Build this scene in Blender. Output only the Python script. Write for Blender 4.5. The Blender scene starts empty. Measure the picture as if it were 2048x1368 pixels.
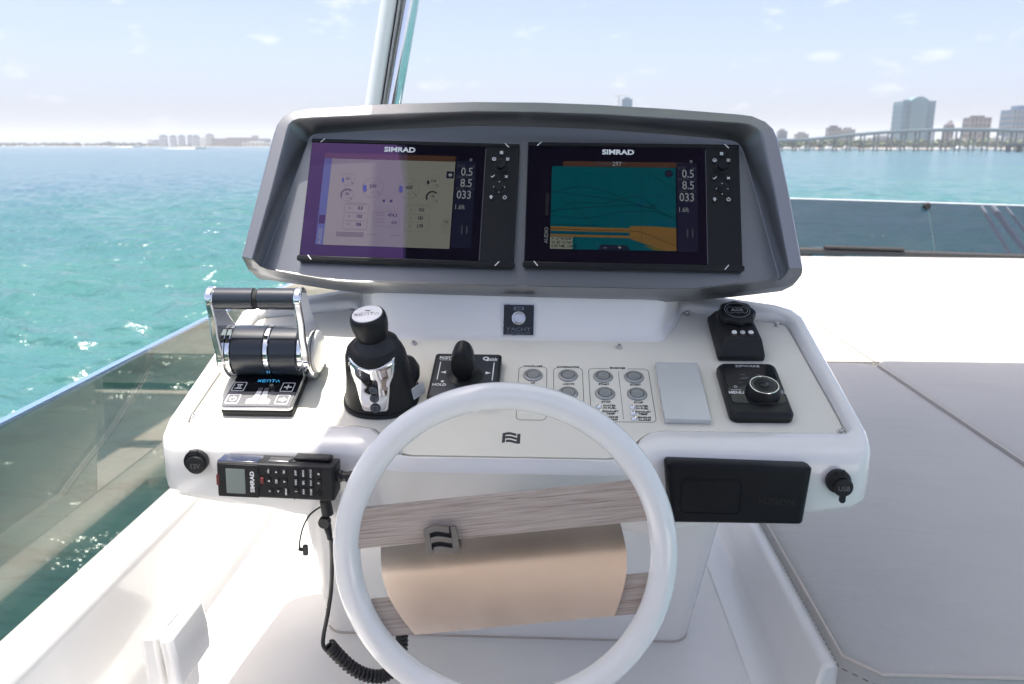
import bpy, bmesh, math, random
import numpy as np
from mathutils import Vector, Matrix
C = bpy.context.scene.collection
sc = bpy.context.scene
R = math.radians
random.seed(7); rng = np.random.default_rng(7)

# ------------------------------------------------------------------ camera, sky, sun, exposure
F = 1593.0; PITCH = math.atan(394 / F); YAW = R(2.65)
cam_d = bpy.data.cameras.new('camera'); cam = bpy.data.objects.new('camera', cam_d); C.objects.link(cam)
cam.rotation_euler = (R(90) - PITCH, 0, YAW)
cam_d.sensor_width = 36; cam_d.lens = F / 2048 * 36
cam_d.clip_start = 0.02; cam_d.clip_end = 30000
cam_d.dof.use_dof = True; cam_d.dof.focus_distance = 1.25; cam_d.dof.aperture_fstop = 7.1
sc.camera = cam

SUN_EL, SUN_AZ = R(85), R(275)          # azimuth clockwise from +Y (bow)
world = bpy.data.worlds.new('World'); sc.world = world; world.use_nodes = True
nt = world.node_tree; N = nt.nodes; L = nt.links
bg = N['Background']; bg.inputs['Strength'].default_value = 0.095
sky = N.new('ShaderNodeTexSky'); sky.sky_type = 'NISHITA'; sky.sun_disc = False
sky.sun_elevation = SUN_EL; sky.sun_rotation = SUN_AZ
sky.air_density = 0.42; sky.dust_density = 3.6; sky.ozone_density = 0.1; sky.altitude = 0
tc = N.new('ShaderNodeTexCoord')
mp = N.new('ShaderNodeMapping'); mp.inputs['Scale'].default_value = (1, 1, 2.6)
L.new(tc.outputs['Generated'], mp.inputs['Vector'])
nz = N.new('ShaderNodeTexNoise'); nz.inputs['Scale'].default_value = 15; nz.inputs['Detail'].default_value = 7; nz.inputs['Roughness'].default_value = 0.52
L.new(mp.outputs['Vector'], nz.inputs['Vector'])
cr = N.new('ShaderNodeMapRange'); cr.inputs['From Min'].default_value = 0.60; cr.inputs['From Max'].default_value = 0.74; cr.inputs['To Max'].default_value = 0.5
L.new(nz.outputs['Fac'], cr.inputs['Value'])
mx = N.new('ShaderNodeMix'); mx.data_type = 'RGBA'
mx.inputs['B'].default_value = (3.6, 3.6, 3.65, 1)
L.new(cr.outputs['Result'], mx.inputs['Factor']); L.new(sky.outputs['Color'], mx.inputs['A'])
L.new(mx.outputs['Result'], bg.inputs['Color'])

sun_d = bpy.data.lights.new('sun', 'SUN'); sun = bpy.data.objects.new('sun', sun_d); C.objects.link(sun)
sun_d.energy = 2.5; sun_d.angle = R(0.53); sun_d.color = (1.0, 0.95, 0.87)
sdir = Vector((math.sin(SUN_AZ) * math.cos(SUN_EL), math.cos(SUN_AZ) * math.cos(SUN_EL), math.sin(SUN_EL)))
sun.rotation_euler = sdir.to_track_quat('Z', 'Y').to_euler()
sc.view_settings.view_transform = 'Standard'; sc.view_settings.look = 'None'
sc.view_settings.exposure = 1.9; sc.view_settings.gamma = 1; sc.view_settings.use_curve_mapping = False
sc.render.engine = 'CYCLES'
sc.cycles.use_denoising = True
try: sc.cycles.denoiser = 'OPENIMAGEDENOISE'
except Exception: pass
sc.cycles.max_bounces = 8; sc.cycles.transparent_max_bounces = 12; sc.cycles.volume_bounces = 0
sc.cycles.sample_clamp_indirect = 6; sc.cycles.caustics_reflective = False; sc.cycles.caustics_refractive = False

# ------------------------------------------------------------------ calibrated rays (all lengths in metres, the camera is the origin)
cR = cam.rotation_euler.to_matrix()
def ray(u, v): return cR @ Vector(((u - 1024) / F, -(v - 684) / F, -1))
def atZ(u, v, z): d = ray(u, v); return d * (z / d.z)
def atY(u, v, y): d = ray(u, v); return d * (y / d.y)
def atX(u, v, x): d = ray(u, v); return d * (x / d.x)
class Frame:
    def __init__(s, o, x, y):
        s.o = Vector(o); s.x = Vector(x).normalized(); s.y = Vector(y).normalized(); s.n = s.x.cross(s.y)
    def px(s, u, v, h=0.0):
        d = ray(u, v); q = d * ((s.o + s.n * h).dot(s.n) / d.dot(s.n)) - s.o
        return q.dot(s.x), q.dot(s.y)
    def pt(s, a, b, h=0.0): return s.o + s.x * a + s.y * b + s.n * h
    def mat(s, a=0, b=0, h=0, rot=0):
        m = Matrix((s.x, s.y, s.n)).transposed().to_4x4(); m.translation = s.pt(a, b, h)
        return m @ Matrix.Rotation(rot, 4, 'Z')
TH = math.atan(0.388)
PAN = Frame((0, 1.048, -.425), (1, 0, 0), (0, math.cos(TH), math.sin(TH)))           # dash panel plane
TL = R(26.7)
SCR = Frame((0, 1.33, -.2026), (1, 0, 0), (0, math.sin(TL), math.cos(TL)))           # display plane
FRO = Frame((0, 1.040, -.45), (1, 0, 0), (0, 0.02, 1))                               # front face of the console wings

# ------------------------------------------------------------------ materials
def mat(name, col, rough=.5, metal=0.0, spec=.5, coat=0.0, emit=None, es=1.0, bump=0, bscale=200, var=0, vscale=8, trans=0, ior=1.45, sheen=0):
    m = bpy.data.materials.new(name); m.use_nodes = True
    b = m.node_tree.nodes['Principled BSDF']; n = m.node_tree.nodes; l = m.node_tree.links
    b.inputs['Base Color'].default_value = (*col, 1); b.inputs['Roughness'].default_value = rough
    b.inputs['Metallic'].default_value = metal; b.inputs['Specular IOR Level'].default_value = spec
    b.inputs['Coat Weight'].default_value = coat; b.inputs['Coat Roughness'].default_value = .04
    b.inputs['IOR'].default_value = ior; b.inputs['Transmission Weight'].default_value = trans
    if emit: b.inputs['Emission Color'].default_value = (*emit, 1); b.inputs['Emission Strength'].default_value = es
    if bump or var:
        tco = n.new('ShaderNodeTexCoord')
    if bump:
        t = n.new('ShaderNodeTexNoise'); t.inputs['Scale'].default_value = bscale; t.inputs['Detail'].default_value = 4
        l.new(tco.outputs['Object'], t.inputs['Vector'])
        bp = n.new('ShaderNodeBump'); bp.inputs['Strength'].default_value = bump; bp.inputs['Distance'].default_value = .001
        l.new(t.outputs['Fac'], bp.inputs['Height']); l.new(bp.outputs['Normal'], b.inputs['Normal'])
    if var:
        t = n.new('ShaderNodeTexNoise'); t.inputs['Scale'].default_value = vscale; t.inputs['Detail'].default_value = 6
        l.new(tco.outputs['Object'], t.inputs['Vector'])
        mr = n.new('ShaderNodeMapRange'); mr.inputs['From Min'].default_value = .3; mr.inputs['From Max'].default_value = .7
        mr.inputs['To Min'].default_value = 1 - var; mr.inputs['To Max'].default_value = 1 + var
        l.new(t.outputs['Fac'], mr.inputs['Value'])
        mm = n.new('ShaderNodeMix'); mm.data_type = 'RGBA'; mm.blend_type = 'MULTIPLY'; mm.inputs['Factor'].default_value = 1
        mm.inputs['A'].default_value = (*col, 1); l.new(mr.outputs['Result'], mm.inputs['B']); l.new(mm.outputs['Result'], b.inputs['Base Color'])
        r2 = n.new('ShaderNodeMapRange'); r2.inputs['From Min'].default_value = .3; r2.inputs['From Max'].default_value = .7
        r2.inputs['To Min'].default_value = max(0, rough * (1 - var * 2)); r2.inputs['To Max'].default_value = min(1, rough * (1 + var * 2))
        l.new(t.outputs['Fac'], r2.inputs['Value']); l.new(r2.outputs['Result'], b.inputs['Roughness'])
    return m
M = {}
M['gel'] = mat('white_gelcoat', (.79, .78, .765), .24, spec=.5, coat=.75, var=.03, vscale=5)
M['floor'] = mat('white_deck', (.77, .76, .74), .35, var=.03, vscale=9, bump=.15, bscale=500)
M['panel'] = mat('cream_panel', (.74, .72, .64), .38, var=.02, vscale=12)
M['gap'] = mat('dark_gap', (.02, .02, .022), .8)
M['pod'] = mat('gunmetal_paint', (.27, .278, .292), .34, metal=.88, coat=.35, bump=.12, bscale=1800)
M['black'] = mat('black_plastic', (.010, .011, .013), .36, spec=.35, bump=.25, bscale=900)
M['blackm'] = mat('black_matte', (.013, .014, .016), .48, spec=.35, bump=.3, bscale=1200, var=.15, vscale=30)
M['blackg'] = mat('black_gloss', (.008, .009, .012), .06, spec=.55)
M['navy'] = mat('blue_black_metal', (.020, .026, .038), .3, spec=.6, coat=.2)
M['shell'] = mat('dark_blue_gloss', (.012, .022, .06), .15, coat=.5)
M['chrome'] = mat('polished_steel', (.86, .86, .87), .045, metal=1)
M['steel'] = mat('satin_steel', (.62, .62, .63), .3, metal=1, var=.08, vscale=60)
M['emb'] = mat('dull_steel', (.27, .26, .25), .38, metal=.85)
M['dsteel'] = mat('dark_steel', (.16, .16, .17), .35, metal=.9)
M['button'] = mat('brushed_button', (.36, .37, .39), .42, metal=.8)
M['alu'] = mat('brushed_aluminium', (.66, .68, .71), .42, metal=.55, var=.03, vscale=20)
M['silver'] = mat('silver_print', (.16, .16, .17), .35, metal=.3)
M['white'] = mat('white_print', (.82, .82, .82), .5)
M['wpaint'] = mat('white_paint', (.80, .80, .79), .16, coat=.6)
M['ink'] = mat('dark_ink', (.03, .035, .045), .5)
M['cyan'] = mat('blue_print', (.08, .42, .75), .4, emit=(.05, .4, .8), es=.4)
M['dgrey'] = mat('dark_grey_print', (.10, .10, .11), .5)
M['red'] = mat('dark_red_plastic', (.16, .02, .02), .35)
M['cush'] = mat('beige_leatherette', (.425, .418, .405), .55, spec=.35, bump=.6, bscale=380, var=.05, vscale=3.2)
_c = M['cush'].node_tree; _n = _c.nodes; _b = _n['Principled BSDF']; _t = _n.new('ShaderNodeTexCoord')
_m = _n.new('ShaderNodeMapping'); _m.inputs['Scale'].default_value = (2.2, 5.5, 1); _m.inputs['Rotation'].default_value = (0, 0, R(35)); _c.links.new(_t.outputs['Object'], _m.inputs['Vector'])
_z = _n.new('ShaderNodeTexNoise'); _z.inputs['Scale'].default_value = 1.3; _z.inputs['Detail'].default_value = 4; _z.inputs['Distortion'].default_value = .8; _c.links.new(_m.outputs['Vector'], _z.inputs['Vector'])
_u = _n.new('ShaderNodeBump'); _u.inputs['Strength'].default_value = .5; _u.inputs['Distance'].default_value = .02; _c.links.new(_z.outputs['Fac'], _u.inputs['Height'])
_o = [x for x in _n if x.type == 'BUMP' and x != _u][0]; _c.links.new(_u.outputs['Normal'], _o.inputs['Normal'])
M['welt'] = mat('leatherette_piping', (.52, .47, .43), .5, bump=.4, bscale=400)
M['thread'] = mat('brown_thread', (.22, .17, .14), .8)
M['plate'] = mat('polished_hub_plate', (.86, .775, .715), .20, metal=1, var=.05, vscale=14)
M['teak'] = mat('sunlit_teak', (.25, .218, .19), .6, var=.1, vscale=20)
M['seatd'] = mat('dark_seat_vinyl', (.10, .095, .09), .6)
M['seat'] = mat('beige_seat_vinyl', (.66, .54, .45), .6)
M['cover'] = mat('black_cover', (.004, .005, .008), .4, spec=.28)
M['rubbergrey'] = mat('grey_rubber', (.10, .11, .125), .6)
M['rubber'] = mat('black_rubber', (.02, .02, .022), .42)
M['top'] = mat('hardtop_lining', (.86, .86, .86), .6)
M['topw'] = mat('hardtop_shell', (.78, .78, .78), .3)
M['lcd'] = mat('grey_lcd', (.20, .24, .22), .25, coat=.5)
M['rail'] = mat('grey_rail', (.06, .06, .06), .35, metal=.4)
M['sticker'] = mat('silver_label', (.55, .56, .58), .45)
def emis(name, col, s):
    m = bpy.data.materials.new(name); m.use_nodes = True; b = m.node_tree.nodes['Principled BSDF']
    b.inputs['Base Color'].default_value = (*[min(1, q * .25) for q in col], 1); b.inputs['Roughness'].default_value = .02
    b.inputs['Specular IOR Level'].default_value = 1; b.inputs['IOR'].default_value = 1.9; b.inputs['Specular Tint'].default_value = (.36, .19, .52, 1)
    b.inputs['Emission Color'].default_value = (*col, 1); b.inputs['Emission Strength'].default_value = s
    return m
ES = .115
M['d_white'] = emis('lit_screen_pale', (.20, .20, .165), ES)
M['d_bar'] = emis('lit_screen_blue', (.05, .09, .20), ES)
M['d_line'] = emis('lit_screen_line', (.12, .12, .10), ES)
M['d_dark'] = emis('lit_screen_dark', (.012, .015, .03), ES)
M['d_blue'] = emis('lit_screen_gauge', (.02, .06, .22), ES)
M['d_num'] = emis('lit_screen_numbers', (.24, .26, .26), ES)
M['d_dim'] = emis('lit_screen_dim', (.07, .075, .08), ES)
M['d_teal'] = emis('lit_screen_teal', (.0, .075, .088), ES)
M['d_teal2'] = emis('lit_screen_shoal', (.0, .07, .10), ES)
M['d_land'] = emis('lit_screen_land', (.18, .10, .025), ES)
M['d_land2'] = emis('lit_screen_marsh', (.10, .09, .02), ES)
M['d_brown'] = emis('lit_screen_brown', (.07, .035, .02), ES)
M['d_ink'] = emis('lit_screen_ink', (.004, .012, .02), ES)
M['d_box'] = emis('lit_screen_box', (.20, .21, .16), ES)

def glass_mat(name, tint, gloss_col, boost, rough=0.0, ior=1.5, scatter=0):
    m = bpy.data.materials.new(name); m.use_nodes = True; n = m.node_tree.nodes; l = m.node_tree.links
    n.remove(n['Principled BSDF']); out = n['Material Output']
    t = n.new('ShaderNodeBsdfTransparent'); t.inputs['Color'].default_value = (*tint, 1)
    g = n.new('ShaderNodeBsdfGlossy'); g.inputs['Color'].default_value = (*gloss_col, 1); g.inputs['Roughness'].default_value = rough
    f = n.new('ShaderNodeFresnel'); f.inputs['IOR'].default_value = ior
    a = n.new('ShaderNodeMath'); a.operation = 'MULTIPLY_ADD'; a.inputs[1].default_value = 1.0; a.inputs[2].default_value = boost
    l.new(f.outputs['Fac'], a.inputs[0])
    x = n.new('ShaderNodeMixShader')
    ge = n.new('ShaderNodeNewGeometry'); inv = n.new('ShaderNodeMath'); inv.operation = 'SUBTRACT'; inv.inputs[0].default_value = 1; l.new(ge.outputs['Backfacing'], inv.inputs[1])
    mu = n.new('ShaderNodeMath'); mu.operation = 'MULTIPLY'; l.new(a.outputs[0], mu.inputs[0]); l.new(inv.outputs[0], mu.inputs[1])
    l.new(mu.outputs[0], x.inputs['Fac']); l.new(t.outputs[0], x.inputs[1]); l.new(g.outputs[0], x.inputs[2])
    l.new(x.outputs[0], out.inputs['Surface'])
    return m
M['scrsheet'] = mat('coated_black_screen', (.006, .006, .010), .02, spec=1, ior=1.9)
M['scrsheet'].node_tree.nodes['Principled BSDF'].inputs['Specular Tint'].default_value = (.36, .19, .52, 1)
M['glass'] = glass_mat('smoked_glass', (.51, .535, .51), (1, .86, .74), .06)
M['glass2'] = glass_mat('clear_acrylic', (.86, .88, .87), (.9, .9, .88), .0)
M['wsglass'] = glass_mat('blue_tinted_glass', (.46, .49, .54), (.95, .95, .95), .06)
M['edge'] = mat('polished_glass_edge', (.12, .22, .40), .2, spec=.8, coat=1)

def wood():
    m = bpy.data.materials.new('weathered_ash_veneer'); m.use_nodes = True; n = m.node_tree.nodes; l = m.node_tree.links
    b = n['Principled BSDF']; b.inputs['Roughness'].default_value = .55
    tco = n.new('ShaderNodeTexCoord'); mp = n.new('ShaderNodeMapping'); mp.inputs['Scale'].default_value = (7, 330, 40)
    l.new(tco.outputs['Object'], mp.inputs['Vector'])
    t = n.new('ShaderNodeTexNoise'); t.inputs['Scale'].default_value = 1.6; t.inputs['Detail'].default_value = 5; t.inputs['Roughness'].default_value = .62; t.inputs['Distortion'].default_value = .5
    l.new(mp.outputs['Vector'], t.inputs['Vector'])
    r = n.new('ShaderNodeValToRGB'); e = r.color_ramp.elements
    e[0].position = .33; e[0].color = (.24, .185, .15, 1); e[1].position = .60; e[1].color = (.48, .41, .36, 1)
    k = e.new(.44); k.color = (.39, .32, .275, 1)
    l.new(t.outputs['Fac'], r.inputs['Fac']); l.new(r.outputs['Color'], b.inputs['Base Color'])
    bp = n.new('ShaderNodeBump'); bp.inputs['Strength'].default_value = .35; bp.inputs['Distance'].default_value = .0006
    l.new(t.outputs['Fac'], bp.inputs['Height']); l.new(bp.outputs['Normal'], b.inputs['Normal'])
    return m
M['wood'] = wood()

# ------------------------------------------------------------------ mesh helpers
class MB:
    def __init__(s): s.v = []; s.f = []; s.m = []; s.mats = []
    def mi(s, k):
        if k not in s.mats: s.mats.append(k)
        return s.mats.index(k)
    def add(s, v, f, k, T=None):
        o = len(s.v); i = s.mi(k)
        s.v += [tuple(T @ Vector(p)) if T else tuple(p) for p in v]
        for q in f: s.f.append([o + j for j in q]); s.m.append(i)
    def box(s, c, d, k, T=None):
        x, y, z = c; a, b, e = d[0] / 2, d[1] / 2, d[2] / 2
        v = [(x + i * a, y + j * b, z + w * e) for w in (-1, 1) for i, j in ((-1, -1), (1, -1), (1, 1), (-1, 1))]
        s.add(v, [(3, 2, 1, 0), (4, 5, 6, 7), (0, 1, 5, 4), (1, 2, 6, 5), (2, 3, 7, 6), (3, 0, 4, 7)], k, T)
    def loft(s, loops, k, cap0=True, cap1=True, closed=True, T=None):
        n = len(loops[0]); v = [p for lp in loops for p in lp]; f = []
        for a in range(len(loops) - 1):
            for i in range(n if closed else n - 1):
                j = (i + 1) % n; f.append((a * n + i, a * n + j, (a + 1) * n + j, (a + 1) * n + i))
        if cap0: f.append(tuple(reversed(range(n))))
        if cap1: f.append(tuple(range((len(loops) - 1) * n, len(loops) * n)))
        s.add(v, f, k, T)
    def prism(s, poly, z0, z1, k, T=None):
        s.loft([[(x, y, z0) for x, y in poly], [(x, y, z1) for x, y in poly]], k, T=T)
    def lathe(s, prof, k, seg=32, T=None, sx=1, sy=1):
        s.loft([[(r * sx * math.cos(t), r * sy * math.sin(t), z) for t in [2 * math.pi * i / seg for i in range(seg)]] for r, z in prof], k, False, False, T=T)
    def tube(s, path, r, k, seg=10, T=None, closed=False, sx=1.0):
        P = [Vector(p) for p in path]; n = len(P); loops = []
        up = Vector((0, 0, 1))
        t0 = (P[1] - P[0]).normalized()
        if abs(t0.dot(up)) > .95: up = Vector((0, 1, 0))
        nx = t0.cross(up).normalized()
        for i in range(n):
            a = P[(i - 1) % n] if (closed or i > 0) else P[i]; b = P[(i + 1) % n] if (closed or i < n - 1) else P[i]
            t = (b - a).normalized(); nx = (nx - t * nx.dot(t)).normalized(); ny = t.cross(nx)
            rr = r[i] if isinstance(r, (list, tuple)) else r
            loops.append([tuple(P[i] + nx * (rr * sx * math.cos(q)) + ny * (rr * math.sin(q))) for q in [2 * math.pi * j / seg for j in range(seg)]])
        if closed: loops.append(loops[0]); s.loft(loops, k, False, False, T=T)
        else: s.loft(loops, k, T=T)
    def text(s, txt, size, pos, k, align='CENTER', rot=0, bold=0.0, sx=1.0, T=None, space=1.0, ext=0.0002, shear=0):
        c = bpy.data.curves.new('t', 'FONT'); c.body = txt; c.size = size; c.align_x = align; c.align_y = 'CENTER'
        c.offset = bold * size; c.space_character = space; c.extrude = ext; c.resolution_u = 3; c.shear = shear
        o = bpy.data.objects.new('t', c); C.objects.link(o)
        me = o.to_mesh(); M4 = Matrix.Translation(pos) @ Matrix.Rotation(rot, 4, 'Z') @ Matrix.Diagonal((sx, 1, 1, 1))
        v = [tuple(M4 @ p.co) for p in me.vertices]; f = [tuple(p.vertices) for p in me.polygons]
        o.to_mesh_clear(); bpy.data.objects.remove(o); bpy.data.curves.remove(c)
        s.add(v, f, k, T)
    def build(s, name, parent=None, smooth=40, bevel=0, seg=2, kind=None, label=None):
        me = bpy.data.meshes.new(name); me.from_pydata(s.v, [], s.f)
        for k in s.mats: me.materials.append(M[k])
        me.polygons.foreach_set('material_index', s.m)
        bm = bmesh.new(); bm.from_mesh(me); bmesh.ops.recalc_face_normals(bm, faces=bm.faces); bm.to_mesh(me); bm.free()
        if smooth:
            me.polygons.foreach_set('use_smooth', [True] * len(me.polygons)); me.set_sharp_from_angle(angle=R(smooth))
        o = bpy.data.objects.new(name, me); C.objects.link(o)
        if parent: o.parent = parent
        if bevel:
            b = o.modifiers.new('bevel', 'BEVEL'); b.width = bevel; b.segments = seg; b.limit_method = 'ANGLE'; b.angle_limit = R(38)
            b.harden_normals = False
            if not smooth: pass
        if kind: o['kind'] = kind
        if label: o['label'] = label
        return o
def thing(name, label, cat, m4=None, group=None):
    o = bpy.data.objects.new(name, None); C.objects.link(o); o.empty_display_size = .05
    if m4 is not None: o.matrix_world = m4
    o['label'] = label; o['category'] = cat
    if group: o['group'] = group
    return o
def tag(o, label, cat, group=None):
    o['label'] = label; o['category'] = cat
    if group: o['group'] = group
    return o
def rrect(w, h, r, cx=0, cy=0, n=5):
    p = []
    for sx, sy, a0 in ((1, 1, 0), (-1, 1, 90), (-1, -1, 180), (1, -1, 270)):
        for i in range(n + 1):
            a = R(a0 + 90 * i / n); p.append((cx + sx * (w / 2 - r) + r * math.cos(a), cy + sy * (h / 2 - r) + r * math.sin(a)))
    return p
def frame_prism(mb, outer, inner, z0, z1, k):
    n = len(outer); v = [(x, y, z) for z in (z0, z1) for lp in (outer, inner) for x, y in lp]; f = []
    for i in range(n):
        j = (i + 1) % n
        f += [(i, j, n + j, n + i), (2 * n + i, 3 * n + i, 3 * n + j, 2 * n + j), (i, 2 * n + i, 2 * n + j, j), (n + i, n + j, 3 * n + j, 3 * n + i)]
    mb.add(v, f, k)
def arc(cx, cy, r, a0, a1, w, n=20):
    o = [(cx + r * math.cos(R(a0 + (a1 - a0) * i / n)), cy + r * math.sin(R(a0 + (a1 - a0) * i / n))) for i in range(n + 1)]
    q = [(cx + (r - w) * math.cos(R(a0 + (a1 - a0) * i / n)), cy + (r - w) * math.sin(R(a0 + (a1 - a0) * i / n))) for i in range(n + 1)]
    return o, q
def strip(mb, A, B, z, k):
    n = len(A); mb.add([(x, y, z) for x, y in A] + [(x, y, z) for x, y in B], [(i, i + 1, n + i + 1, n + i) for i in range(n - 1)], k)
def pline(mb, pts, w, z, k):
    A = []; B = []
    for i, p in enumerate(pts):
        a = Vector(pts[max(i - 1, 0)]); b = Vector(pts[min(i + 1, len(pts) - 1)]); t = (b - a).normalized(); nn = Vector((-t.y, t.x)) * w / 2
        A.append((p[0] + nn.x, p[1] + nn.y)); B.append((p[0] - nn.x, p[1] - nn.y))
    strip(mb, A, B, z, k)
def smooth_path(pts, n=8):
    P = [Vector(p) for p in pts]; out = []
    for i in range(len(P) - 1):
        p0 = P[max(i - 1, 0)]; p1 = P[i]; p2 = P[i + 1]; p3 = P[min(i + 2, len(P) - 1)]
        for k in range(n):
            t = k / n
            out.append(.5 * ((2 * p1) + (p2 - p0) * t + (2 * p0 - 5 * p1 + 4 * p2 - p3) * t * t + (3 * p1 - p0 - 3 * p2 + p3) * t ** 3))
    out.append(P[-1]); return out

# ================================================================== WATER
WZ = -5.2
def build_water():
    fine = np.linspace(-50, 50, 520); coarse = np.linspace(50, 310, 66)[1:-1]
    ang = np.radians(np.concatenate([fine, coarse])) ; na = len(ang)
    r = 4 * (75 ** (np.arange(430) / 429.)); r = np.concatenate([r, 300 * (36 ** (np.arange(1, 50) / 49.))]); nr = len(r)
    X = np.outer(r, np.sin(ang - YAW)); Y = np.outer(r, np.cos(ang - YAW)); Z = np.zeros_like(X)
    g = np.random.default_rng(3)
    for i in range(46):
        lam = 0.8 * (6 ** (i / 45.)); th = R(-101 + g.normal(0, 17)); k = 2 * math.pi / lam
        ph = g.uniform(0, 6.28); a = .005 + .046 * math.exp(-((lam - 2.3) / 1.0) ** 2)
        fade = np.clip(lam * 26 / np.outer(r, np.ones(na)), 0, 1) ** 2
        w = np.sin(k * (X * math.cos(th) + Y * math.sin(th)) + ph + .9 * np.sin(.21 * X + i) + .7 * np.sin(.17 * Y + 2 * i))
        Z += a * fade * (.85 * w - .35 * np.cos(2 * np.arcsin(np.clip(w, -1, 1))) - .25 * np.abs(w))
    v = np.stack([X, Y, Z + WZ], -1).reshape(-1, 3)
    idx = np.arange(nr * na).reshape(nr, na)
    a = idx[:-1, :]; b = idx[1:, :]
    f = np.stack([a, b, np.roll(b, -1, 1), np.roll(a, -1, 1)], -1).reshape(-1, 4)
    me = bpy.data.meshes.new('water'); nv = len(v); nf = len(f)
    me.vertices.add(nv); me.vertices.foreach_set('co', v.ravel()); me.loops.add(nf * 4); me.loops.foreach_set('vertex_index', f.ravel().astype(np.int32))
    me.polygons.add(nf); me.polygons.foreach_set('loop_start', np.arange(0, nf * 4, 4, dtype=np.int32)); me.polygons.foreach_set('use_smooth', np.ones(nf, bool))
    me.update(); me.validate()
    m = bpy.data.materials.new('bay_water'); m.use_nodes = True; n = m.node_tree.nodes; l = m.node_tree.links
    b = n['Principled BSDF']; b.inputs['Roughness'].default_value = .15; b.inputs['IOR'].default_value = 1.33; b.inputs['Specular IOR Level'].default_value = .5
    g = n.new('ShaderNodeNewGeometry')
    # shallow turquoise with broad bands of deeper blue over the grass beds
    mp = n.new('ShaderNodeMapping'); mp.inputs['Scale'].default_value = (.006, .022, 1); l.new(g.outputs['Position'], mp.inputs['Vector'])
    t = n.new('ShaderNodeTexNoise'); t.inputs['Scale'].default_value = 1; t.inputs['Detail'].default_value = 4; l.new(mp.outputs['Vector'], t.inputs['Vector'])
    sx = n.new('ShaderNodeSeparateXYZ'); l.new(g.outputs['Position'], sx.inputs[0])
    yr = n.new('ShaderNodeMapRange'); yr.inputs['From Min'].default_value = 25; yr.inputs['From Max'].default_value = 140; yr.inputs['To Min'].default_value = -.12; yr.inputs['To Max'].default_value = .30
    l.new(sx.outputs['Y'], yr.inputs['Value'])
    xr = n.new('ShaderNodeMapRange'); xr.inputs['From Min'].default_value = -60; xr.inputs['From Max'].default_value = 60; xr.inputs['To Min'].default_value = .12; xr.inputs['To Max'].default_value = -.22
    l.new(sx.outputs['X'], xr.inputs['Value'])
    ad = n.new('ShaderNodeMath'); ad.operation = 'ADD'; l.new(t.outputs['Fac'], ad.inputs[0]); l.new(yr.outputs['Result'], ad.inputs[1])
    ms = n.new('ShaderNodeMapping'); ms.inputs['Scale'].default_value = (.018, .11, 1); ms.inputs['Rotation'].default_value = (0, 0, R(4)); l.new(g.outputs['Position'], ms.inputs['Vector'])
    ts = n.new('ShaderNodeTexNoise'); ts.inputs['Scale'].default_value = 1; ts.inputs['Detail'].default_value = 6; ts.inputs['Roughness'].default_value = .65; l.new(ms.outputs['Vector'], ts.inputs['Vector'])
    sm = n.new('ShaderNodeMath'); sm.operation = 'MULTIPLY_ADD'; sm.inputs[1].default_value = .55; l.new(ts.outputs['Fac'], sm.inputs[0])
    so = n.new('ShaderNodeMath'); so.operation = 'SUBTRACT'; so.inputs[1].default_value = .275; l.new(ad.outputs[0], so.inputs[0]); l.new(so.outputs[0], sm.inputs[2]); ad = sm
    ad2 = n.new('ShaderNodeMath'); ad2.operation = 'ADD'; l.new(ad.outputs[0], ad2.inputs[0]); l.new(xr.outputs['Result'], ad2.inputs[1])
    r = n.new('ShaderNodeValToRGB'); e = r.color_ramp.elements
    e[0].position = .36; e[0].color = (.045, .140, .140, 1); e[1].position = .72; e[1].color = (.042, .112, .150, 1)
    l.new(ad2.outputs[0], r.inputs['Fac']); l.new(r.outputs['Color'], b.inputs['Base Color'])
    # ripples finer than the mesh
    m1 = n.new('ShaderNodeMapping'); m1.inputs['Scale'].default_value = (1.0, 2.2, 1); m1.inputs['Rotation'].default_value = (0, 0, R(12)); l.new(g.outputs['Position'], m1.inputs['Vector'])
    t1 = n.new('ShaderNodeTexNoise'); t1.inputs['Scale'].default_value = 1.1; t1.inputs['Detail'].default_value = 5; t1.inputs['Roughness'].default_value = .55; l.new(m1.outputs['Vector'], t1.inputs['Vector'])
    t2 = n.new('ShaderNodeTexNoise'); t2.inputs['Scale'].default_value = .16; t2.inputs['Detail'].default_value = 6; l.new(m1.outputs['Vector'], t2.inputs['Vector'])
    b1 = n.new('ShaderNodeBump'); b1.inputs['Strength'].default_value = .24; b1.inputs['Distance'].default_value = .22; l.new(t1.outputs['Fac'], b1.inputs['Height'])
    b2 = n.new('ShaderNodeBump'); b2.inputs['Strength'].default_value = .8; b2.inputs['Distance'].default_value = 2.2; l.new(t2.outputs['Fac'], b2.inputs['Height']); l.new(b1.outputs['Normal'], b2.inputs['Normal'])
    l.new(b2.outputs['Normal'], b.inputs['Normal'])
    me.materials.append(m)
    o = bpy.data.objects.new('water', me); C.objects.link(o); o['kind'] = 'structure'
build_water()

# ================================================================== BOAT STRUCTURE
FZ = -.87
mb = MB(); mb.prism([(-.66, .15), (.44, .15), (.44, 3.2), (-.66, 3.2)], FZ - .06, FZ, 'floor'); mb.build('floor', kind='structure')
mb = MB(); mb.prism([(-.66, -1.9), (.8, -1.9), (.8, .146), (-.66, .146)], FZ - .06, FZ - .004, 'teak'); mb.build('teak_deck', kind='structure')
mb = MB(); mb.prism([(-.8, -7), (3.2, -7), (3.2, -.3), (.81, -.3), (.81, -1.91), (-.8, -1.91)], FZ - .06, FZ - .002, 'floor'); mb.build('aft_deck', kind='structure')
def extrude_y(prof, y0, y1, k, name, kind='structure', **kw):
    mb = MB(); mb.loft([[(x, y0, z) for x, z in prof], [(x, y1, z) for x, z in prof]], k, T=None); return mb.build(name, kind=kind, smooth=50, **kw)
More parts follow.
